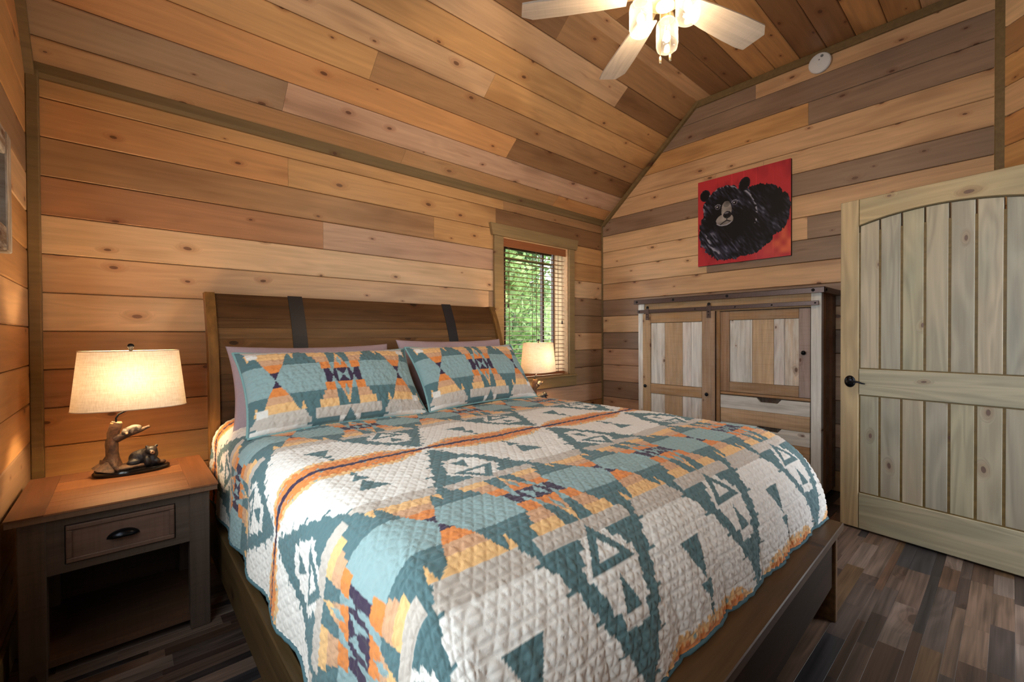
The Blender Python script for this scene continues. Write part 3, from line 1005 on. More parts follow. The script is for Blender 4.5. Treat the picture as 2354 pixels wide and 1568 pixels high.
def pattern(x, q, ikat=1.0):
    """x: metres across from a motif column; q: metres along from a motif row."""
    xs = x / PX
    a = np.abs(xs - np.round(xs)) * PX
    bq = PX / 2 - a
    per = 2 * QS
    t = q / per
    q = np.abs(t - np.round(t)) * per          # 0 at motif row, QS at the stripe
    st = np.floor(q / .0105)
    jag = (hash1(st, 1.3) - .5) * .0055 * ikat
    jag2 = (hash1(np.floor(a / .009), 2.1) - .5) * .016 * ikat
    out = np.empty(x.shape + (3,))

    def put_(mask, c):
        out[mask] = PAL[c]
    out[:] = PAL['teal']
    put_(q < .082, 'light')
    # ---- diamond column (between motif columns)
    wd = np.interp(q, [0, .04, .085, .125, .165], [0, .018, .042, .058, .078])
    m = (bq < wd + jag * .5) & (q < .165)
    put_(m & (q < .04), 'purple')
    put_(m & (q >= .04) & (q < .085), 'orange')
    put_(m & (q >= .085) & (q < .122), 'tan')
    put_(m & (q >= .122), 'peach')
    sp = (q > .118) & (q < .165) & (np.abs(bq - .094) < (q - .118) * .26)
    put_(sp, 'peach')
    # ---- white field around the diamond column, saw-toothed edge
    saw = (np.mod(q, .050) / .050 - .5) * -.012 - .022 * (np.mod(q, .075) > .068)
    wfield = np.interp(q, [.165, .30, .46, .565], [.098, .168, .252, .312]) + saw * (q > .2) + jag
    m = (bq < wfield) & (q >= .165)
    put_(m & (q < .222), 'beige')
    put_(m & (q >= .222), 'white')
    # small dark triangles
    put_(m & (q > .325) & (q < .425) & (bq < (.425 - q) * .50) & (bq > -1), 'teal')
    put_(m & (q > .428) & (q < .480) & (bq < (.482 - q) * .55), 'teal')
    put_(m & (q > .484) & (q < .535) & (bq < (.540 - q) * .22), 'teal')
    # ---- motif column
    stair = np.where(q < .085, .102, np.where(q < .106, .115, np.where(q < .127, .124, .143)))
    m = (q >= .04) & (q < .165) & (a >= .052) & (a < stair)
    put_(m & (q < .085), 'orange')
    put_(m & (q >= .085) & (q < .127), 'tan')
    put_(m & (q >= .127), 'peach')
    vw = np.interp(q, [.04, .165], [.038, 0.0])
    m = (q >= .04) & (q < .165) & (a < vw)
    put_(m & (q < .082), 'orange')
    put_(m & (q >= .082) & (q < .112), 'tan')
    put_(m & (q >= .112), 'peach')
    put_((np.abs(q - .088) < .036) & (a < (.036 - np.abs(q - .088)) * .32), 'light')
    # purple block
    u = q / .04
    blk = (q < .04) & (a < .088)
    pur = np.where(a < .030, u > a / .030, np.abs(a - .052) > .013 * u)
    put_(blk, 'light')
    put_(blk & pur, 'purple')
    # ---- pale bar and the outlined triangle below it
    put_((q >= .165) & (q < .208) & (a < .166 + jag * .3), 'beige')
    blob = np.interp(q, [.208, .2081, .235, .2351, .265, .2651, .300, .3001, .335, .3351, .375, .3751, .41, .412], [.0, .050, .054, .074, .078, .094, .094, .082, .078, .066, .066, .044, .044, 0])
    put_((q >= .208) & (q < .412) & (a < blob + jag * .4), 'white')
    o_ = np.interp(q, [.180, .292], [0, .080])
    i_ = np.interp(q, [.222, .274], [0, .040])
    tri = (q > .180) & (q < .292) & (a < o_)
    put_(tri, 'teal')
    put_((q > .222) & (q < .272) & (a < i_), 'white')
    put_((q > .308) & (q < .382) & (a < (q - .308) * .42), 'teal')
    # ---- the long stripe with its orange glow
    ow = np.minimum(.082, .012 + a * .55) + jag2 * .9
    d = QS - q
    put_(d < ow, 'peach')
    put_(d < ow * .72 + jag2 * .5, 'orange')
    put_((d < ow * .95) & (noise2(a / .016, q / .007, 4) > .86), 'light')
    put_(d < .0125 + jag2 * .25, 'purple')
    # woven unevenness
    n = noise2(x / .011, q / .004, 5) * .5 + noise2(x / .003, q / .003, 6) * .5
    out *= (1 + (n - .5) * .16)[..., None]
    return out


def stitch(x, y, cell=.0225):
    """Quilted relief: rows across, zigzag between; 0 on the stitch line, 1 on a puff."""
    r = y / cell
    row = np.floor(r)
    fy = r - row
    ph = x / (cell * 1.45) + row * .5
    fx_ = np.abs(ph - np.floor(ph) - .5) * 2       # 0..1 triangle
    d1 = np.minimum(fy, 1 - fy)
    d2 = np.abs(fy - fx_) * .72
    d = np.minimum(d1, d2)
    return np.sqrt(np.clip(d / .22, 0, 1))


def grid_mesh(name, P, C, mat, flip=False):
    nv, nu = P.shape[:2]
    me = bpy.data.meshes.new(name)
    vs = P.reshape(-1, 3).astype(np.float32)
    idx = np.arange(nu * nv).reshape(nv, nu)
    q = np.stack([idx[:-1, :-1], idx[:-1, 1:], idx[1:, 1:], idx[1:, :-1]], -1).reshape(-1, 4)
    if flip:
        q = q[:, ::-1]
    me.vertices.add(len(vs))
    me.vertices.foreach_set('co', vs.ravel())
    me.loops.add(q.size)
    me.loops.foreach_set('vertex_index', q.astype(np.int32).ravel())
    me.polygons.add(len(q))
    me.polygons.foreach_set('loop_start', np.arange(0, q.size, 4, dtype=np.int32))
    me.update(calc_edges=True)
    at = me.color_attributes.new('print', 'FLOAT_COLOR', 'POINT')
    c = np.ones((len(vs), 4), np.float32)
    c[:, :3] = C.reshape(-1, 3)
    at.data.foreach_set('color', c.ravel())
    me.shade_smooth()
    me.materials.append(MT[mat])
    return me


XL, XR, YH, YT, ZT = .815, 2.535, -.31, -2.20, .752       # flat top of the quilt
XM, YM = 1.19, -2.18                                       # a motif centre


def drop_side(s):
    """Side: small round then down. returns (out, down)"""
    Rr = .125
    L = Rr * math.pi / 2
    t = np.clip(s / L, 0, 1) * math.pi / 2
    o = Rr * np.sin(t)
    d = Rr * (1 - np.cos(t))
    e = np.maximum(0, s - L)
    return o + e * .06, d + e * .995


def drop_foot(s):
    Rr = .33
    L = Rr * math.pi / 2
    t = np.clip(s / L, 0, 1) * math.pi / 2
    o = Rr * np.sin(t)
    d = Rr * (1 - np.cos(t))
    e = np.maximum(0, s - L)
    return o + e * .05, d + e * .995


SS, SF = .475, .530
STEP = .0039
U = np.arange(XL - SS, XR + SS + STEP / 2, STEP)
V = np.arange(YH, YT - SF - STEP / 2, -STEP)
UU, VV = np.meshgrid(U, V)
du = np.where(UU < XL, XL - UU, np.where(UU > XR, UU - XR, 0))
dv_ = np.where(VV < YT, YT - VV, 0)
sgn = np.where(UU < XL, -1., 1.)
su, sv = du / SS, dv_ / SF
sn = (su ** 3 + sv ** 3) ** (1 / 3.)
wside = np.where(sn > 0, su ** 2 / np.maximum(su ** 2 + sv ** 2, 1e-9), 0)
so, sd_ = drop_side(sn * SS)
fo_, fd_ = drop_foot(sn * SF)
down = wside * sd_ * .985 + (1 - wside) * fd_
ang = np.arctan2(sv, np.maximum(su, 1e-9))
X = np.clip(UU, XL, XR) + sgn * so * np.where(su > 0, np.cos(np.where(sv > 0, ang, 0)) ** .6, 0)
Y = np.clip(VV, YT, 0) - fo_ * np.where(sv > 0, np.where(su > 0, np.sin(ang) ** .6, 1), 0)
Z = ZT - down
# folds of the hanging foot edge and side edge
fold = np.abs(np.sin((UU - .01) / .265 * math.pi)) ** .55 - .72
hang = np.clip((fd_ - .04) / .28, 0, 1) * (1 - wside) * (sv > 0)
Y -= fold * .016 * hang
Z += 0
fs2 = np.sin(VV / .34 * math.pi * 2 + .7) * .010
X += sgn * fs2 * np.clip((sd_ - .08) / .2, 0, 1) * wside * (su > 0)
# soft unevenness of the top
Z += (noise2(UU / .22, VV / .22, 9) - .5) * .012 * (1 - np.clip(sn * 2, 0, 1)) + (noise2(UU / .07, VV / .07, 10) - .5) * .005
# right foot corner spreads out on the footboard
P = np.stack([X, Y, Z], -1)
dU = np.gradient(P, axis=1)
dV = np.gradient(P, axis=0)
Nn = np.cross(dV, dU)
Nn /= np.maximum(np.linalg.norm(Nn, axis=-1, keepdims=True), 1e-9)
if Nn[len(V) // 2, len(U) // 2, 2] < 0:
    Nn = -Nn
hgt = stitch(UU, VV) * .0046
pucker = (noise2(UU / .012, VV / .03, 11) - .5) * .0040 * (.6 + hang)
P = P + Nn * (hgt + pucker)[..., None]
C = pattern(UU - XM, VV - YM)
quilt = new('quilt', grid_mesh('quilt', P, C, 'print', True))
tag(quilt, 'teal, white and orange geometric patterned quilt spread over the bed', 'quilt')
hem = [tuple(P[i, 0]) for i in range(0, len(V), 6)] + [tuple(P[-1, j]) for j in range(0, len(U), 6)] + [tuple(P[i, -1]) for i in range(len(V) - 1, -1, -6)]
smooth_angle(MB().tube(hem, .0055, 6).build('binding', 'hem_bind', quilt, True), 60)


# ------------------------------------------------------------------ pillows
def pillow(name, w_, h_, th, mat, print_=False, nu=150, nv=90, pinch=.055, power=2.6, seed=0):
    u = np.linspace(-1, 1, nu)
    v = np.linspace(-1, 1, nv)
    Ug, Vg = np.meshgrid(u, v)
    px = w_ / 2 * Ug * (1 - pinch * 1.0 * (1 - Vg ** 2) * Ug ** 2)
    pz = h_ / 2 * Vg * (1 - pinch * 1.6 * (1 - Ug ** 2) * Vg ** 2)
    f = (np.clip(1 - np.abs(Ug) ** power, 0, 1) * np.clip(1 - np.abs(Vg) ** power, 0, 1)) ** .55
    lump = (noise2(Ug * 2.2 + seed, Vg * 1.6 + seed, 3) - .5) * .25 * f
    front = th * (f + lump)
    rel = 0
    if print_:
        rel = (stitch(px, pz, .024) * .0062 + (noise2(px / .014, pz / .03, 12) - .5) * .006) * np.clip(f * 3, 0, 1)
    else:
        rel = ((noise2(px / .09 + pz / .05, pz / .12, 13) - .5) * .012 + (noise2(px / .02, pz / .012, 14) - .5) * .002) * np.clip(f * 3, 0, 1)
    A = np.stack([px, -(front + rel), pz], -1)
    B = np.stack([px, th * .8 * f, pz], -1)
    if print_:
        Ca = pattern(px, pz - .022, .7)
        sq = (np.abs(np.abs(px) - .385) < .022) & (np.abs(np.abs(pz - .02) - .155) < .018)
        Ca[sq] = PAL['white']
        Cb = Ca * .0 + PAL['light']
    else:
        Ca = Cb = np.ones(px.shape + (3,))
    ma = grid_mesh(name, A, Ca, mat)
    mb_ = grid_mesh(name + '_back', B, Cb, mat, True)
    bm = bmesh.new()
    bm.from_mesh(ma)
    bm.from_mesh(mb_)
    bmesh.ops.remove_doubles(bm, verts=bm.verts[:], dist=.0004)
    bm.to_mesh(ma)
    bm.free()
    ma.shade_smooth()
    bpy.data.meshes.remove(mb_)
    o = new(name, ma)
    edge = [tuple(A[0, i]) for i in range(0, nu, 2)] + [tuple(A[i, -1]) for i in range(0, nv, 2)] + [tuple(A[-1, i]) for i in range(nu - 1, -1, -2)] + [tuple(A[i, 0]) for i in range(nv - 1, -1, -2)]
    return o, edge


def place(o, loc, lean, rz=0, ry=0):
    o.location = loc
    o.rotation_euler = (R(-lean), R(ry), R(rz))


p1, e1 = pillow('pillow', .87, .45, .075, 'mauve', seed=1)
place(p1, (1.165, -.515, .93), 22, 0)
tag(p1, 'plain mauve pillow against the headboard nearer the lit lamp corner', 'pillow', 'mauve pillows behind the shams')
p2, e2 = pillow('pillow', .87, .47, .078, 'mauve', seed=4)
place(p2, (2.10, -.505, .945), 22, 0)
tag(p2, 'plain mauve pillow against the headboard nearer the window', 'pillow', 'mauve pillows behind the shams')
s1, e1 = pillow('pillow_sham', .90, .45, .082, 'print', True, 190, 100, seed=2)
place(s1, (1.185, -.735, .925), 36, 1.5)
tag(s1, 'quilted geometric pillow sham on the bed half nearer the nightstand lamp', 'pillow', 'patterned shams')
MB().tube(e1, .006, 6).build('piping', 'teal_bind', s1, True)
s2, e2 = pillow('pillow_sham', .90, .45, .082, 'print', True, 190, 100, seed=5)
place(s2, (2.085, -.715, .935), 36, 3)
tag(s2, 'quilted geometric pillow sham on the bed half beside the window', 'pillow', 'patterned shams')
MB().tube(e2, .006, 6).build('piping', 'teal_bind', s2, True)


# ------------------------------------------------------------------ nightstands
def copy_tree(o, parent=None):
    c = o.copy()
    COL.objects.link(c)
    c.parent = parent
    for ch in list(o.children):
        copy_tree(ch, c)
    return c


NT = [srgb(128, 84, 54), srgb(118, 78, 50), srgb(132, 88, 56), srgb(112, 74, 50)]
NB = srgb(80, 68, 60)
NW, ND, NH = .592, .585, .583
ns = tag(empty('nightstand', (.338, -.592, 0)), 'brown nightstand in the corner under the lit lamp by the left wall', 'nightstand', 'nightstands')
hx, hyy = NW / 2, ND / 2
TTH = .026
ns_top = MB().box(-hx + .004, hx - .004, -hyy + .004, hyy - .004, NH - TTH, NH - .006).build('tabletop', 'stand', ns, color=srgb(110, 84, 66))
e_ = .095
nf = Face((0, 0, NH - .006), (1, 0, 0), (0, 1, 0), ns_top, 'stand', .006, .001, .0006)
strip = (ND) / 4
for k in range(4):
    o = nf.board(-hx + e_, hx - e_, -hyy + k * strip, -hyy + (k + 1) * strip, NT[k], name='plank', jit=.04)
    o.matrix_world = Matrix.Translation(ns.location) @ o.matrix_world if False else o.matrix_world
nf2 = Face((0, 0, NH - .006), (0, 1, 0), (-1, 0, 0), ns_top, 'stand', .006, .001, .0006)
nf2.board(-hyy, hyy, hx - e_, hx, srgb(98, 64, 44), name='plank')
nf2.board(-hyy, hyy, -hx, -hx + e_, srgb(124, 80, 50), name='plank')
LGW = .068
zt = NH - TTH
for sx_ in (-1, 1):
    for sy_ in (-1, 1):
        x0 = sx_ * (hx - .028) - (LGW if sx_ > 0 else 0)
        y0 = sy_ * (hyy - .025) - (LGW if sy_ > 0 else 0)
        mb = MB().box(-.2785 + 0, .2785, -LGW / 2, LGW / 2, -LGW / 2, LGW / 2, .003)
        o = mb.build('leg', 'stand', ns, color=NB)
        o.rotation_euler = (0, R(-90), 0)
        o.location = (x0 + LGW / 2, y0 + LGW / 2, zt / 2)
ix = hx - .028 - LGW
yf = -hyy + .025 + .006
AP = .17
fm_ = MB().box(-ix, ix, yf, yf + .03, zt - .032, zt).box(-ix, ix, yf, yf + .03, zt - AP - .028, zt - AP).box(-ix, -ix + .045, yf, yf + .03, zt - AP, zt - .032).box(ix - .045, ix, yf, yf + .03, zt - AP, zt - .032)
fm_.build('face_frame', 'stand', ns, color=NB)
dr = MB().box(-ix + .048, ix - .048, yf - .003, yf + .028, zt - AP + .003, zt - .035).build('drawer', 'stand', ns, color=srgb(100, 78, 68))
dx0, dx1, dz0, dz1 = -ix + .048, ix - .048, zt - AP + .003, zt - .035
mo = MB()
for (a0, a1, b0, b1) in ((dx0, dx1, dz0, dz0 + .017), (dx0, dx1, dz1 - .017, dz1)):
    mo.box(a0, a1, yf - .010, yf - .003, b0, b1, .003)
for (a0, a1, b0, b1) in ((dx0, dx0 + .017, dz0 + .017, dz1 - .017), (dx1 - .017, dx1, dz0 + .017, dz1 - .017)):
    mo.box(a0, a1, yf - .010, yf - .003, b0, b1, .003)
mo.build('moulding', 'stand', dr, color=srgb(92, 72, 62))
# cup pull
cp = MB()
n, mrows = 18, 7
vs = []
for i in range(mrows):
    t = i / (mrows - 1) * math.pi / 2
    for k in range(n):
        a = math.pi * k / (n - 1)
        vs.append((.045 * math.cos(a) * (math.cos(t) * .25 + .75), -.024 * math.sin(t) * math.sin(a) ** .6, .026 * math.sin(a) * math.cos(t * .92)))
fs = [(i * n + k, i * n + k + 1, (i + 1) * n + k + 1, (i + 1) * n + k) for i in range(mrows - 1) for k in range(n - 1)]
cpo = cp.add(vs, fs).build('cup_pull', 'bronze', dr, True)
cpo.location = (0, yf - .004, (dz0 + dz1) / 2 - .012)
sol = cpo.modifiers.new('thickness', 'SOLIDIFY')
sol.thickness = .002
MB().box(-ix, ix, hyy - .05, hyy - .035, zt - AP - .02, zt).build('back_rail', 'stand', ns, color=NB)
for sx_ in (-1, 1):
    x0, x1 = sorted((sx_ * (hx - .040), sx_ * (hx - .058)))
    MB().box(x0, x1, -hyy + .077, hyy - .077, zt - AP - .028, zt).build('side_panel', 'stand', ns, color=NB)
MB().box(-hx + .04, hx - .04, -hyy + .05, hyy - .04, .030, .055).build('lower_shelf', 'stand', ns, color=srgb(84, 62, 48))
MB().box(-hx + .05, hx - .05, hyy - .045, hyy - .035, .055, zt - AP - .02).build('back_panel', 'stand', ns, color=srgb(60, 46, 38))
ns2 = copy_tree(ns)
ns2.location = (3.055, -.36, 0)
tag(ns2, 'brown nightstand hidden behind the bed below the window', 'nightstand', 'nightstands')


# ------------------------------------------------------------------ bear lamps
def blob(name, parts, mat, parent, voxel=.003, sm_=6):
    mb = MB()
    for c_, r_ in parts:
        mb.sphere(c_, r_, 14, 10)
    o = mb.build(name, mat, parent, True)
    rm = o.modifiers.new('fuse', 'REMESH')
    rm.mode = 'VOXEL'
    rm.voxel_size = voxel
    rm.use_smooth_shade = True
    s_ = o.modifiers.new('soften', 'SMOOTH')
    s_.iterations = sm_
    s_.factor = .5
    return o


lamp = tag(empty('table_lamp', (.370, -.444, NH)), 'lit bear lamp on the corner nightstand, drum shade glowing cream', 'lamp', 'bear lamps')
smooth_angle(MB().lathe([(.0, 0), (.128, 0), (.133, .006), (.133, .014), (.127, .020), (.0, .021)], 40, ex=1.0, ey=.52).build('base', 'black_gloss', lamp, True), 40)
blob('driftwood_ground', [((-.06, 0, .026), (.062, .04, .016)), ((0, .005, .028), (.075, .042, .014)), ((.06, .004, .026), (.05, .035, .012)), ((.10, -.012, .030), (.020, .012, .010)), ((-.10, -.006, .025), (.024, .018, .009)), ((.075, -.022, .030), (.026, .009, .008)), ((-.03, -.03, .026), (.035, .014, .009))], 'driftwood', lamp, .004, 2)
stm = MB()
npts = 14
path, rad = [], []
for i in range(npts):
    t = i / (npts - 1)
    path.append((-.078 + .026 * t + .006 * math.sin(t * 7), .004, .022 + .205 * t))
    rad.append(.040 * (1 - t) ** 5 + .0175 + .002 * math.sin(t * 16) + .003 * t)
stm.tube(path, rad, 14)
stm.tube([(-.056, .004, .155), (-.03, 0, .166), (0, -.002, .176), (.03, -.003, .184), (.062, -.004, .197)], [.019, .016, .012, .009, .005], 10)
stm.tube([(-.085, 0, .06), (-.10, -.01, .035), (-.122, -.014, .024)], [.022, .016, .006], 10)
stm.tube([(-.07, -.01, .06), (-.06, -.03, .034), (-.045, -.045, .024)], [.020, .012, .006], 10)
for i_, v in enumerate(stm.v):
    k = 1 + .0
    stm.v[i_] = (v[0] + RND.uniform(-.0022, .0022), v[1] + RND.uniform(-.0022, .0022), v[2] + RND.uniform(-.001, .001))
smooth_angle(stm.build('tree_stump', 'driftwood', lamp, True), 70)
smooth_angle(MB().lathe([(.0, .2285), (.019, .228), (.020, .224)], 14, (-.052, .004, 0)).build('cut_wood', simple('pale_cut_wood', srgb(190, 150, 104), .7), lamp, True), 30)
# bear seated by the stump, facing the room
bear = blob('bear_figurine', [((.038, .006, .060), (.046, .032, .036)), ((.022, .008, .058), (.036, .030, .033)), ((.058, -.006, .070), (.034, .026, .034)), ((.066, -.022, .088), (.023, .020, .021)),
                              ((.068, -.042, .083), (.012, .013, .010)), ((.050, -.016, .107), (.0065, .004, .007)), ((.084, -.014, .106), (.0065, .004, .007)),
                              ((.074, -.026, .046), (.014, .014, .026)), ((.052, -.030, .044), (.014, .014, .024)), ((.006, -.014, .042), (.026, .018, .018)), ((.084, -.030, .040), (.013, .013, .014))], 'bearfur', lamp, .0028, 4)
MB().sphere((.069, -.0535, .084), (.0085, .0045, .0075), 10, 8).build('muzzle', 'muzzle', bear, True)
MB().sphere((.069, -.0575, .087), (.0035, .002, .0026), 8, 6).build('nose', 'black_gloss', bear, True)
cub = blob('cub_figurine', [((.010, -.004, .196), (.026, .014, .015)), ((-.006, -.008, .192), (.020, .013, .014)), ((-.022, -.012, .184), (.014, .012, .012)), ((-.018, -.022, .178), (.007, .008, .006)), ((-.028, -.008, .196), (.004, .003, .004)), ((-.014, -.008, .197), (.004, .003, .004)), ((.024, -.012, .190), (.008, .006, .012)), ((.0, -.016, .184), (.007, .006, .012))], 'cubfur', lamp, .0025, 4)
MB().sphere((-.018, -.029, .177), (.0045, .003, .0038), 8, 6).build('muzzle', 'muzzle', cub, True)
# rod, harp stem, socket, bulb, shade, finial
smooth_angle(MB().tube([(-.052, .004, .226), (-.052, .004, .246), (-.044, .003, .262), (-.026, .001, .272), (-.010, 0, .280), (-.002, 0, .292), (0, 0, .310), (0, 0, .33)], .0038, 8).build('rod', 'bronze', lamp, True), 60)
MB().lathe([(.014, .33), (.016, .335), (.016, .375), (.012, .38)], 14, cap=True).build('socket', 'bronze', lamp, True)
MB().tube([(.010, 0, .34), (.045, 0, .38), (.052, 0, .44), (.030, 0, .515), (0, 0, .540), (-.030, 0, .515), (-.052, 0, .44), (-.045, 0, .38), (-.010, 0, .34)], .0018, 6).build('harp', 'bronze', lamp, True)
bl_o = MB().sphere((0, 0, .415), .042, 14, 10).build('bulb', 'lampbulb', lamp, True)
prof = []
ns_, nh = 72, 10
mb = MB()
vs = []
for i in range(nh + 1):
    t = i / nh
    for k in range(ns_):
        a = 2 * math.pi * k / ns_
        ca, sa = math.cos(a), math.sin(a)
        e = 2 / 2.4
        vs.append(((.198 - .026 * t) * math.copysign(abs(ca) ** e, ca), (.118 - .022 * t) * math.copysign(abs(sa) ** e, sa), .290 + .252 * t))
fs = [(i * ns_ + k, i * ns_ + (k + 1) % ns_, (i + 1) * ns_ + (k + 1) % ns_, (i + 1) * ns_ + k) for i in range(nh) for k in range(ns_)]
shd = mb.add(vs, fs).build('lamp_shade', 'linen', lamp, True)
rimt = [vs[nh * ns_ + k] for k in range(ns_)] + [vs[nh * ns_]]
rimb = [vs[k] for k in range(ns_)] + [vs[0]]
MT['lintrim'] = simple('linen_trim', srgb(190, 170, 150), .8)
MB().tube(rimt, .0018, 6).build('shade_trim', 'lintrim', shd, True)
MB().tube(rimb, .0018, 6).build('shade_trim', 'lintrim', shd, True)
MB().tube([(0, 0, .538), (.172, 0, .540)], .0015, 6).tube([(0, 0, .538), (-.172, 0, .540)], .0015, 6).tube([(0, .096, .540), (0, -.096, .540)], .0015, 6).build('spider', 'bronze', shd)
MB().lathe([(.004, .540), (.009, .545), (.006, .550), (.0105, .556), (.0125, .564), (.009, .572), (.0, .575)], 14).build('finial', 'bronze', lamp, True)
lamp2 = copy_tree(lamp)
lamp2.location = (3.045, -.335, NH)
lamp2.rotation_euler = (0, 0, R(12))
tag(lamp2, 'smaller-looking bear lamp in front of the window blind', 'lamp', 'bear lamps')

# ------------------------------------------------------------------ cabinet
CX, CY0, CY1, CZ = 3.955, -.742, -2.182, 1.474       # front plane, ends, top of the carcass
cab = tag(empty('barn_door_cabinet', (4.16, -1.46, 0)), 'weathered wood cabinet with sliding barn door and iron rail below the bear painting', 'cabinet')
CO = Vector((4.16, -1.46, 0))
WH, GW, BR, TB = srgb(226, 225, 222), srgb(176, 170, 162), srgb(150, 108, 68), srgb(176, 138, 98)


def cpart(name, y0, y1, z0, z1, x0, x1, mat, col, grain='v', parent=None, ch=.002):
    """Box in room coordinates, grain along its local X."""
    c_ = Vector(((x0 + x1) / 2, (y0 + y1) / 2, (z0 + z1) / 2))
    lx, ly, lz = abs(x1 - x0) / 2, abs(y1 - y0) / 2, abs(z1 - z0) / 2
    if grain == 'v':
        o = MB().box(-lz, lz, -lx, lx, -ly, ly, ch).build(name, mat, None, color=col)
        Rm = Matrix(((0, 1, 0), (0, 0, 1), (1, 0, 0))).to_4x4()      # local x->z, y->x, z->y
    elif grain == 'y':
        o = MB().box(-ly, ly, -lx, lx, -lz, lz, ch).build(name, mat, None, color=col)
        Rm = Matrix(((0, -1, 0), (1, 0, 0), (0, 0, 1))).to_4x4()
    else:
        o = MB().box(-lx, lx, -ly, ly, -lz, lz, ch).build(name, mat, None, color=col)
        Rm = Matrix.Identity(4)
    par = parent or cab
    o.parent = par
    base = Matrix.Translation(CO)
    o.matrix_local = Matrix.Translation(c_ - CO) @ Rm
    return o


cpart('side_panel', CY1 + .012, CY1 + .032, .04, CZ, CX + .052, W - .025, 'barnbrown', srgb(104, 68, 38))
for k in range(4):
    x0 = CX + .055 + k * .0855
    cpart('side_plank', CY1 + .006, CY1 + .012, .04, CZ, x0, x0 + .0835, 'barnbrown', (srgb(158, 106, 62), srgb(112, 76, 46), srgb(128, 84, 50), srgb(92, 62, 38))[k])
cpart('side_panel', CY0 - .03, CY0 - .01, .04, CZ, CX + .052, W - .025, 'barnbrown', srgb(104, 68, 38))
cpart('back_panel', CY1 + .035, CY0 - .035, .04, CZ, W - .034, W - .026, 'barnbrown', srgb(104, 68, 38))
cpart('interior', CY1 + .04, CY0 - .04, .06, CZ - .01, CX + .035, CX + .05, 'barnbrown', srgb(70, 48, 30))
for y0, y1 in ((CY0 - .058, CY0), (CY1, CY1 + .062)):
    cpart('post', y0, y1, 0, CZ, CX, CX + .052, 'barn', WH)
cpart('header', CY1 + .064, CY0 - .060, 1.378, CZ, CX + .008, CX + .03, 'barnbrown', srgb(164, 130, 92), 'y')
top_o = cpart('top', CY1 - .022, CY0 + .022, CZ, CZ + .034, CX - .028, W - .022, 'barnbrown', srgb(128, 96, 62), 'y')
mband = MB().box(CX - .032 - 4.16, CX - .028 - 4.16, CY1 - .026 + 1.46, CY0 + .026 + 1.46, CZ - .001, CZ + .037).box(CX - .032 - 4.16, W - .022 - 4.16, CY1 - .026 + 1.46, CY1 - .022 + 1.46, CZ - .001, CZ + .037).box(CX - .032 - 4.16, W - .022 - 4.16, CY0 + .022 + 1.46, CY0 + .026 + 1.46, CZ - .001, CZ + .037)
mband.box(CX - .032 - 4.16, CX - .005 - 4.16, CY1 - .026 + 1.46, CY0 + .026 + 1.46, CZ + .034, CZ + .037)
mband.build('metal_edge', 'steel', cab)


def stud(y, z, x, r_=.011, h=.006, parent=None, mat='iron', name='rivet', ax='x'):
    pr = [(r_, 0), (r_ * .9, h * .5), (r_ * .5, h * .9), (0, h)]
    mb = MB()
    vs, n = [], 14
    for rr, hh in pr:
        for k in range(n):
            a = 2 * math.pi * k / n
            if ax == 'x':
                vs.append((x - hh - 4.16, y + rr * math.cos(a) + 1.46, z + rr * math.sin(a)))
            else:
                vs.append((x + rr * math.cos(a) - 4.16, y - hh + 1.46, z + rr * math.sin(a)))
    fs = [(i * n + k, i * n + (k + 1) % n, (i + 1) * n + (k + 1) % n, (i + 1) * n + k) for i in range(3) for k in range(n)]
    o = mb.add(vs, fs).build(name, mat, parent or cab, True)
    return o


for y in (-.745, -1.105, -1.56, -2.14):
    stud(y, CZ + .018, CX - .032)
stud(CY1 - .026, CZ + .018, CX + .01, ax='y')
# rail, hangers
RX = CX - .024
rail = MB().box(RX - .006 - 4.16, RX - 4.16, -2.172 + 1.46, -.750 + 1.46, 1.388, 1.418, .0015).build('barn_rail', 'steel', cab)
for y in (-.77, -1.30, -1.62, -1.88, -2.152):
    stud(y, 1.403, RX - .006, .006, .004, rail)
# sliding door (in front of the carcass)
sdr = empty('sliding_door')
sdr.parent = cab
SX0, SX1 = CX - .020, CX - .002
y0, y1, z0, z1 = -1.457, -.800, .09, 1.382
sw_ = .078


def spart(name, ya, yb, za, zb, mat, col, grain='v', dx=0):
    return cpart(name, ya, yb, za, zb, SX0 + dx, SX1, mat, col, grain, sdr)


spart('stile', y1 - sw_, y1, z0, z1, 'barnbrown', srgb(176, 144, 108))
spart('stile', y0, y0 + sw_ + .025, z0, z1, 'barnbrown', srgb(158, 128, 102))
spart('rail', y0 + sw_ + .027, y1 - sw_ - .002, 1.298, z1, 'barnbrown', srgb(158, 122, 84), 'y')
spart('rail', y0 + sw_ + .027, y1 - sw_ - .002, .662, .748, 'barnbrown', srgb(166, 130, 92), 'y')
spart('rail', y0 + sw_ + .027, y1 - sw_ - .002, z0, .20, 'barnbrown', srgb(160, 112, 66), 'y')
pa, pb = y0 + sw_ + .027, y1 - sw_ - .002
npl = 4
pc = [srgb(204, 200, 194), srgb(174, 144, 112), srgb(204, 194, 188), srgb(206, 202, 198)]
fr4 = [0, .29, .64, .80, 1]
for (za, zb) in ((.750, 1.296), (.202, .660)):
    for k in range(npl):
        ya, yb = pb - (pb - pa) * fr4[k], pb - (pb - pa) * fr4[k + 1]
        spart('plank', yb + .001, ya - .001, za, zb, 'barn' if k != 1 else 'barnbrown', pc[k], dx=.008)
for y in (-.855, -1.415):
    h_ = MB().box(RX - .011 - 4.16, RX - .006 - 4.16, y - .016 + 1.46, y + .016 + 1.46, 1.325, 1.428, .001).build('hanger', 'steel', sdr)
    for z in (1.35, 1.375):
        stud(y, z, RX - .011, .005, .003, h_)
stud(-1.415, 1.436, RX - .003, .014, .010, sdr, 'iron', 'roller')
stud(-.855, 1.436, RX - .003, .014, .010, sdr, 'iron', 'roller')


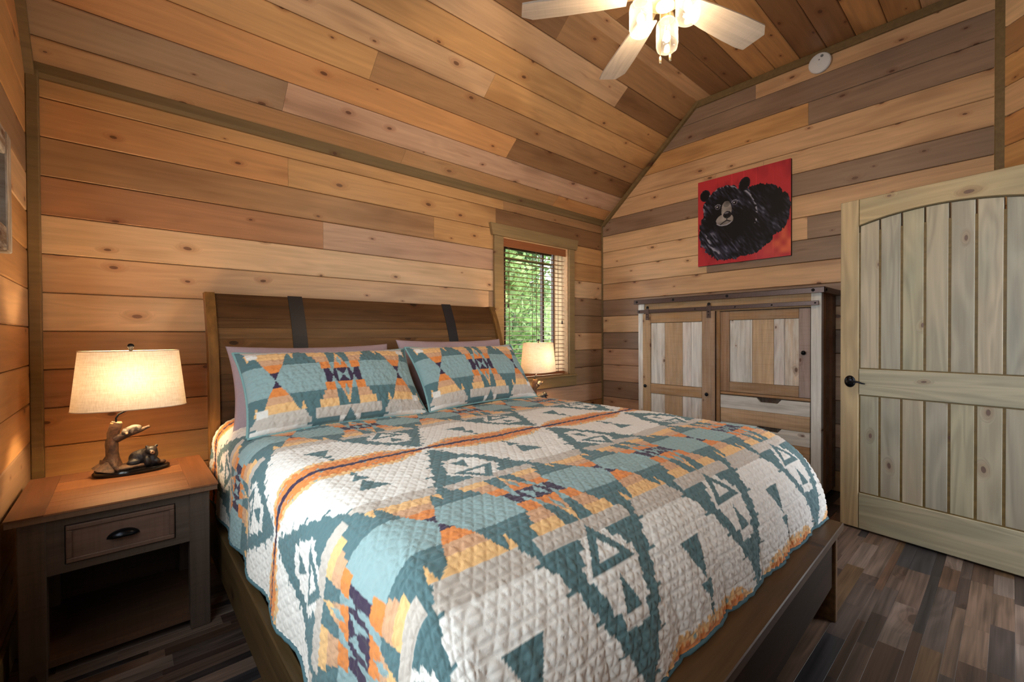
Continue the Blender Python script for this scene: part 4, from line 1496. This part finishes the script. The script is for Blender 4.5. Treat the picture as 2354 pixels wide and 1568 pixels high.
def knob(y, z, x, parent):
    pr = [(.006, 0), (.006, .010), (.013, .013), (.0155, .019), (.012, .025), (0, .027)]
    mb = MB()
    vs, n = [], 16
    for rr, hh in pr:
        for k in range(n):
            a = 2 * math.pi * k / n
            vs.append((x - hh - 4.16, y + rr * math.cos(a) + 1.46, z + rr * math.sin(a)))
    fs = [(i * n + k, i * n + (k + 1) % n, (i + 1) * n + (k + 1) % n, (i + 1) * n + k) for i in range(len(pr) - 1) for k in range(n)]
    return mb.add(vs, fs).build('knob', 'bronze', parent, True)


knob(-.835, .725, SX0, sdr)
knob(-1.40, .700, SX0, sdr)
# divider and hinged panel door
cpart('divider', -1.492, -1.462, .05, 1.378, CX, CX + .03, 'barnbrown', srgb(150, 110, 70))
pd = empty('panel_door')
pd.parent = cab
q0, q1, w0, w1_ = -2.116, -1.495, .735, 1.372


def ppart(name, ya, yb, za, zb, mat, col, grain='v', dx=0):
    return cpart(name, ya, yb, za, zb, CX + .002 + dx, CX + .024, mat, col, grain, pd)


ppart('stile', q1 - .070, q1, w0, w1_, 'barnbrown', srgb(146, 112, 84))
ppart('stile', q0, q0 + .070, w0, w1_, 'barnbrown', srgb(150, 130, 124))
ppart('rail', q0 + .071, q1 - .071, w1_ - .070, w1_, 'barnbrown', srgb(150, 116, 82), 'y')
ppart('rail', q0 + .071, q1 - .071, w0, w0 + .078, 'barnbrown', srgb(158, 124, 90), 'y')
fr5 = [0, .32, .345, .66, .81, 1]
pc2 = [srgb(208, 206, 202), srgb(222, 218, 214), srgb(190, 162, 130), srgb(194, 184, 180), srgb(196, 180, 164)]
pa, pb = q0 + .071, q1 - .071
for k in range(5):
    ya, yb = pb - (pb - pa) * fr5[k], pb - (pb - pa) * fr5[k + 1]
    ppart('plank', yb + .0008, ya - .0008, w0 + .079, w1_ - .071, 'barn' if k != 2 else 'barnbrown', pc2[k], dx=.008)
knob(-2.078, 1.055, CX + .002, pd)
cpart('shelf_rail', q0, q1, .712, .732, CX + .004, CX + .03, 'barnbrown', srgb(160, 118, 76), 'y')
# drawers with cut-out pulls
for k in range(3):
    za, zb = .490 - k * .215, .706 - k * .215
    dwr = empty('drawer')
    dwr.parent = cab
    zm = za + (zb - za) * .52
    ym = (q0 + q1) / 2 - .045
    # upper board with the trapezoid notch
    c_ = Vector((CX + .013, (q0 + q1) / 2, (zm + zb) / 2))
    hw, hz = (q1 - q0) / 2 - .002, (zb - zm) / 2 - .001
    oy = ym - c_.y
    pl = [(-hw, -hz), (hw, -hz), (hw, hz), (oy + .085, hz), (oy + .058, hz - .032), (oy - .058, hz - .032), (oy - .085, hz), (-hw, hz)]
    o = MB().prism([(p[0], p[1]) for p in pl], 1, -.011, .011).build('drawer_board', 'barn', None, color=srgb(206, 202, 196))
    o.parent = dwr
    o.matrix_local = Matrix.Translation(c_ - CO) @ Matrix(((0, -1, 0), (1, 0, 0), (0, 0, 1))).to_4x4()
    cpart('drawer_board', q0 + .002, q1 - .002, za + .002, zm - .001, CX + .002, CX + .024, 'barnbrown', srgb(188, 158, 126) if k == 0 else srgb(178, 144, 108), 'y', dwr)
cpart('bottom_rail', q0, -.80, .03, .058, CX + .004, CX + .03, 'barnbrown', srgb(130, 92, 56), 'y')


# ------------------------------------------------------------------ bear painting (flat print on a boarded panel)
def bear_print(n=270):
    u = np.linspace(0, 1, n)
    Xg, Yg = np.meshgrid(u, u)      # x left to right as seen, y up
    c = np.empty((n, n, 3))
    red, red2, pinkish, org = col3(190, 52, 60), col3(158, 40, 50), col3(200, 76, 88), col3(226, 110, 80)
    nz = noise2(Xg * 7, Yg * 7, 1) * .6 + noise2(Xg * 30, Yg * 10, 2) * .4
    c[:] = red
    c += (red2 - red) * np.clip((nz - .45) * 2.4, 0, 1)[..., None]
    pk = np.clip(noise2(Xg * 4, Yg * 4, 3) * 1.4 - .5, 0, 1) * np.clip((.35 - Yg) * 4, 0, 1)
    c += (pinkish - c) * (pk * .8)[..., None]
    ok = np.clip((Xg - .72) * 5, 0, 1) * np.clip((.42 - Yg) * 5, 0, 1) * np.clip(noise2(Xg * 14, Yg * 14, 8) * 1.8 - .5, 0, 1)
    c += (org - c) * ok[..., None]
    fz = (noise2(Xg * 90, Yg * 30, 4) - .5) * .05 + (noise2(Xg * 26, Yg * 26, 5) - .5) * .05
    ell = lambda cx, cy, rx, ry, rot=0: (((Xg - cx) * math.cos(rot) + (Yg - cy) * math.sin(rot)) / rx) ** 2 + ((-(Xg - cx) * math.sin(rot) + (Yg - cy) * math.cos(rot)) / ry) ** 2
    e = lambda *a: np.sqrt(ell(*a))
    body = np.minimum.reduce([e(.665, .50, .335, .315, -.30), e(.35, .40, .335, .37), e(.52, .33, .34, .27), e(.38, .25, .31, .20)])
    head = np.minimum.reduce([e(.31, .64, .245, .245), e(.36, .52, .30, .24)])
    ears = np.minimum(e(.088, .825, .062, .068), e(.535, .850, .060, .080, -.35))
    blk, blue, hi = col3(16, 15, 20), col3(66, 66, 92), col3(176, 178, 200)
    msk = (np.minimum(body, head) + fz * 1.6 < 1) | (ears < 1)
    fur = noise2(Xg * 60 + Yg * 40, Yg * 22, 6)
    big = noise2(Xg * 7, Yg * 6, 7)
    fc_ = blk + (blue - blk) * (np.clip(fur * big * 1.6 - .25, 0, 1) * .8)[..., None]
    fc_ = fc_ + (hi - fc_) * (np.clip(fur - .74, 0, 1) * 2.2 * np.clip(big - .35, 0, 1))[..., None]
    c[msk] = fc_[msk]
    # pale contour where the cheek meets the shoulder and along the jaw
    ed = np.exp(-((e(.34, .50, .325, .36) - 1) / .022) ** 2) * (Xg > .48) * (Yg > .40) * (Yg < .78) * (fur > .45)
    ed2 = np.exp(-((e(.36, .40, .30, .36) - .84) / .05) ** 2) * (Xg < .26) * (Yg < .36) * (fur > .55)
    ed3 = np.exp(-((e(.31, .64, .245, .245) - .97) / .03) ** 2) * (Yg > .55) * (Xg < .5) * (fur > .62)
    w_ = np.clip(ed * .8 + ed2 * .7 + ed3 * .6, 0, .85) * msk
    c += (hi - c) * w_[..., None]
    c[(ears < .82)] = blk
    # muzzle
    mz = np.minimum(e(.338, .605, .058, .105), e(.318, .500, .098, .066))
    grey = col3(176, 168, 166)
    mm = (mz + fz * .8 < 1)
    sh = .40 + .60 * np.clip(noise2(Xg * 26, Yg * 26, 12), 0, 1) * np.clip(.55 + (.42 - Xg) * 3.2, .25, 1)
    c[mm] = (grey * sh[..., None])[mm]
    c[(e(.340, .685, .040, .045) < 1)] *= .55
    nose = e(.347, .552, .047, .040) + fz * .5
    c[nose < 1] = col3(30, 28, 36)
    c[(e(.330, .540, .013, .010) < 1) | (e(.364, .545, .013, .010) < 1)] = col3(8, 8, 10)
    c[(e(.338, .574, .024, .007) < 1)] = col3(120, 116, 128)
    ml = (np.abs(Xg - .342) < .006) & (Yg > .485) & (Yg < .52)
    ml |= (np.abs(Yg - (.487 - .9 * np.abs(Xg - .342) ** 1.5 * 2)) < .007) & (Xg > .25) & (Xg < .41)
    c[ml] = col3(36, 32, 38)
    lip = (np.abs(e(.310, .500, .098, .066) - .97) < .06) & (Yg < .470) & (Xg < .40)
    c[lip] = hi * .85
    for (ex_, ey_) in ((.238, .655), (.430, .668)):
        c[e(ex_, ey_, .030, .024) < 1] = col3(92, 88, 104)
        c[e(ex_, ey_, .020, .017) < 1] = col3(22, 18, 20)
        c[e(ex_ - .006, ey_ + .006, .007, .006) < 1] = col3(214, 214, 222)
        c[(np.abs(e(ex_, ey_ + .004, .034, .030) - 1) < .10) & (Yg > ey_ + .012)] = hi * .7
    # faint board lines of the wooden panel
    for xb in (.22, .40, .53, .66, .83):
        c[np.abs(Xg - xb) < .0025] *= 1.25
    return c, Xg, Yg


bc, bX, bY = bear_print()
PW, PHt = .756, .771
pic = tag(empty('painting', (W - .019, -1.506, 1.817)), 'red and black painting of a bear on a boarded panel above the cabinet', 'painting')
Pp = np.stack([np.full(bX.shape, -.0265), -(bX - .5) * PW, bY * PHt], -1)
new('painted_face', grid_mesh('painted_face', Pp, bc, 'paint', False), None, pic)
MB().box(-.026, 0, -PW / 2, PW / 2, 0, PHt).build('panel', simple('black_panel_edge', srgb(28, 22, 22), .6), pic)

# ------------------------------------------------------------------ smoke detector
sdt = tag(empty('smoke_detector', (W - .019, -2.075, 3.250)), 'round white smoke detector high on the plank wall', 'smoke detector')


def xlathe(prof, n, c=(0, 0, 0)):
    mb = MB()
    vs = []
    for rr, hh in prof:
        for k in range(n):
            a = 2 * math.pi * k / n
            vs.append((c[0] - hh, c[1] + rr * math.cos(a), c[2] + rr * math.sin(a)))
    fs = [(i * n + k, i * n + (k + 1) % n, (i + 1) * n + (k + 1) % n, (i + 1) * n + k) for i in range(len(prof) - 1) for k in range(n)]
    return mb.add(vs, fs)


smooth_angle(xlathe([(.066, 0), (.066, .010), (.060, .012)], 40).build('mount', 'white_plastic', sdt, True), 30)
smooth_angle(xlathe([(.061, .012), (.073, .014), (.074, .030), (.068, .038), (.045, .042), (0, .043)], 40).build('cover', 'white_plastic', sdt, True), 35)
xlathe([(.010, .040), (.010, .0445), (0, .0445)], 16, (0, -.018, .040)).build('test_button', 'grey_plastic', sdt)
MB().box(-.0445, -.040, -.012, .012, -.018, .006).build('label_plate', 'white_plastic', sdt)
MB().box(-.0445, -.040, -.004, .004, .014, .022).build('indicator', 'grey_plastic', sdt)

# ------------------------------------------------------------------ ceiling fan
FC = Vector((2.235, -1.985, 0))
fan = tag(empty('ceiling_fan', (FC.x, FC.y, HF - .019)), 'ceiling fan with pale wooden blades and three lit jar lights', 'ceiling fan')
ZB = 2.75 - (HF - .019)


def fpart(mb, name, mat, parent=None, smooth=True, col=None):
    o = mb.build(name, mat, parent or fan, smooth, col)
    return smooth_angle(o, 40) if smooth else o


fpart(MB().lathe([(0, 0), (.075, 0), (.075, -.02), (.05, -.06), (.02, -.07)], 28), 'canopy', 'brass')
fpart(MB().tube([(0, 0, -.06), (0, 0, ZB + .14)], .014, 14), 'downrod', 'brass')
fpart(MB().lathe([(.02, ZB + .15), (.07, ZB + .135), (.11, ZB + .10), (.12, ZB + .05), (.115, ZB + .01), (.08, ZB - .01), (.0, ZB - .012)], 36), 'motor_housing', 'brass')
fpart(MB().lathe([(.075, ZB - .008), (.078, ZB - .028), (.06, ZB - .038), (.034, ZB - .044), (.0, ZB - .046)], 30), 'light_fitter', 'brass')
fpart(MB().lathe([(.040, ZB - .0445), (.040, ZB - .054), (.030, ZB - .059), (.012, ZB - .062), (.0, ZB - .062)], 24), 'switch_cap', 'white_plastic')
BLC = srgb(176, 162, 148)
prof_b = [(.17, -.050), (.17, .050), (.30, .064), (.48, .075), (.60, .078), (.655, .072), (.672, -.040), (.62, -.078), (.48, -.075), (.30, -.064)]
bmesh0 = None
for k in range(5):
    th = R(-14 + 72 * k)
    if bmesh0 is None:
        mb = MB()
        pl = prof_b
        mb.prism(pl, 2, -.004, .004)
        mb.v = [(v[0], v[1], v[2]) for v in mb.v]
        o = mb.build('blade', 'blade', fan, color=BLC)
        bmesh0 = o.data
        ib = MB().prism([(.09, -.018), (.09, .018), (.17, .030), (.225, .026), (.225, -.026), (.17, -.030)], 2, .005, .010).build('blade_iron', 'brass', o)
        im = ib.data
    else:
        o = new('blade', bmesh0, None, fan, BLC)
        new('blade_iron', im, None, o)
    o.rotation_euler = Matrix.Rotation(th, 3, 'Z').to_4x4().to_3x3().to_quaternion().to_matrix().to_euler()
    o.rotation_euler = (Matrix.Rotation(th, 4, 'Z') @ Matrix.Rotation(R(-11), 4, 'X')).to_euler()
    o.location = (0, 0, ZB)
JB = 2.560 - (HF - .019)
jars = [(-.095, .068), (.103, .048), (-.012, -.115)]
jm0 = None
for k, (jx, jy) in enumerate(jars):
    hold = fpart(MB().tube([(jx * .3, jy * .3, ZB - .036), (jx * .75, jy * .75, ZB - .020), (jx, jy, ZB - .022), (jx, jy, JB + .185)], .007, 8).lathe([(.010, .190), (.026, .187), (.034, .172), (.034, .150), (.030, .148)], 20, (jx, jy, JB)), 'light_arm', 'brass')
    if jm0 is None:
        jo = fpart(MB().lathe([(.034, .160), (.035, .150), (.048, .134), (.051, .122), (.051, .030), (.046, .010), (.034, .001), (.0, 0)], 28), 'glass_jar', 'jar')
        jm0 = jo.data
        bo = MB().sphere((0, 0, .072), (.016, .016, .027), 14, 10).build('bulb', 'fanbulb', fan, True)
        bm0 = bo.data
    else:
        jo = new('glass_jar', jm0, None, fan)
        bo = new('bulb', bm0, None, fan)
    jo.location = bo.location = (jx, jy, JB)
for (cx_, cy_, zl) in ((.012, .032, -.100), (.033, -.006, -.096)):
    ch_ = fpart(MB().tube([(cx_, cy_, ZB - .05), (cx_, cy_, JB + zl + .03)], .0018, 6), 'pull_chain', 'brass')
    MB().lathe([(.002, .036), (.0055, .030), (.0065, .012), (.005, 0), (0, -.001)], 12, (cx_, cy_, JB + zl - .004)).build('fob', 'brass', ch_, True)

# ------------------------------------------------------------------ frame on the left wall (only its far edge is in view)
lf = tag(empty('wall_frame', (.019, -.927, 1.475)), 'weathered grey wooden frame with black centre hung on the left wall', 'wall decor')
for yc in (-.140, .140):
    o = MB().box(-.20, .20, -.02, .02, -.04, .04, .004).build('frame_board', 'barn', lf, color=srgb(150, 138, 124))
    o.rotation_euler = Matrix(((0, 1, 0), (0, 0, 1), (1, 0, 0))).to_euler()
    o.location = (.02, yc, .20)
for z in (.04, .36):
    o = MB().box(-.098, .098, -.018, .018, -.04, .04, .004).build('frame_board', 'barn', lf, color=srgb(142, 130, 118))
    o.rotation_euler = (0, 0, R(90))
    o.location = (.02, 0, z)
MB().box(.0, .016, -.098, .098, .082, .318).build('centre_panel', 'iron', lf)

# ------------------------------------------------------------------ outside: wooded slope beyond the back window
gr = MB()
gx = np.linspace(-4, 22, 27)
gy = np.linspace(.6, 22, 23)
vs = [(x, y, -1.6 + max(0, (y - 4)) * .30 + max(0, x - 6) * .12 + .25 * math.sin(x * 1.3) * math.cos(y * .9)) for y in gy for x in gx]
fs = [(j * 27 + i, j * 27 + i + 1, (j + 1) * 27 + i + 1, (j + 1) * 27 + i) for j in range(22) for i in range(26)]
go = gr.add(vs, fs).build('ground', 'grass', None, True)
tag(go, 'wooded hillside rising outside the window', 'hillside', kind='structure')


def tree(name, label, loc, h, rad, n, mat, seed, trunk_r=.09, low=.12, group=None):
    rg = np.random.RandomState(seed)
    root = tag(empty(name, loc), label, 'tree', group)
    MB().tube([(0, 0, -.3), (.05, .02, h * .3), (-.04, .05, h * .6), (0, 0, h * .92)], [trunk_r, trunk_r * .8, trunk_r * .5, .02], 8).build('trunk', 'bark', root, True)
    nb = 26
    bc_ = rg.uniform(-1, 1, (nb, 3))
    bz = rg.uniform(low, .98, nb)
    ctr = np.stack([bc_[:, 0] * rad * (1.05 - bz * .75), bc_[:, 1] * rad * (1.05 - bz * .75), bz * h], -1)
    ci = rg.randint(0, nb, n)
    p_ = ctr[ci] + rg.normal(0, 1, (n, 3)) * rad * np.array([.22, .22, .16])
    ax = rg.normal(0, 1, (n, 3))
    ax /= np.linalg.norm(ax, axis=1, keepdims=True)
    bx_ = np.cross(ax, rg.normal(0, 1, (n, 3)))
    bx_ /= np.linalg.norm(bx_, axis=1, keepdims=True)
    s_ = rg.uniform(.035, .075, (n, 1))
    vv = np.stack([p_ - ax * s_ * 1.5, p_ + bx_ * s_ * .7, p_ + ax * s_ * 1.5, p_ - bx_ * s_ * .7], 1).reshape(-1, 3)
    me = bpy.data.meshes.new('foliage')
    me.vertices.add(len(vv))
    me.vertices.foreach_set('co', vv.astype(np.float32).ravel())
    me.loops.add(4 * n)
    me.loops.foreach_set('vertex_index', np.arange(4 * n, dtype=np.int32))
    me.polygons.add(n)
    me.polygons.foreach_set('loop_start', np.arange(0, 4 * n, 4, dtype=np.int32))
    me.update(calc_edges=True)
    f_ = new('foliage', me, mat, root)
    tag(f_, kind='stuff')
    return root


TL = [
    ('broadleaf_tree', 'yellow-green tree nearest the window glass, filling its left half', (4.6, 3.2, -1.4), 3.6, 1.0, 5200, 'leafB', 1),
    ('broadleaf_tree', 'mid-green tree seen through the middle of the blind', (6.4, 4.6, -1.2), 4.6, 1.3, 6500, 'leafA', 2),
    ('broadleaf_tree', 'deep green tree standing behind the right of the window', (8.6, 6.2, -.6), 5.2, 1.5, 6500, 'leafC', 3),
    ('broadleaf_tree', 'tall pale tree farther up the slope outside', (7.2, 8.2, -.4), 6.6, 1.7, 7000, 'leafB', 4),
    ('broadleaf_tree', 'dark leafy tree at the far left of the window view', (4.6, 6.6, -.8), 5.6, 1.5, 6000, 'leafC', 5),
    ('broadleaf_tree', 'bright green tree high on the hillside behind the others', (10.4, 9.6, .6), 6.8, 2.0, 7000, 'leafA', 6),
    ('broadleaf_tree', 'distant tree closing the view between the pale and bright trees', (9.0, 12.0, .9), 8.0, 2.4, 7000, 'leafA', 7),
]
for (nm, lb, loc, h, rad, n, mt_, sd) in TL:
    tree(nm, lb, loc, h, rad, n, mt_, sd, group='trees outside the window')
bpy.context.view_layer.update()
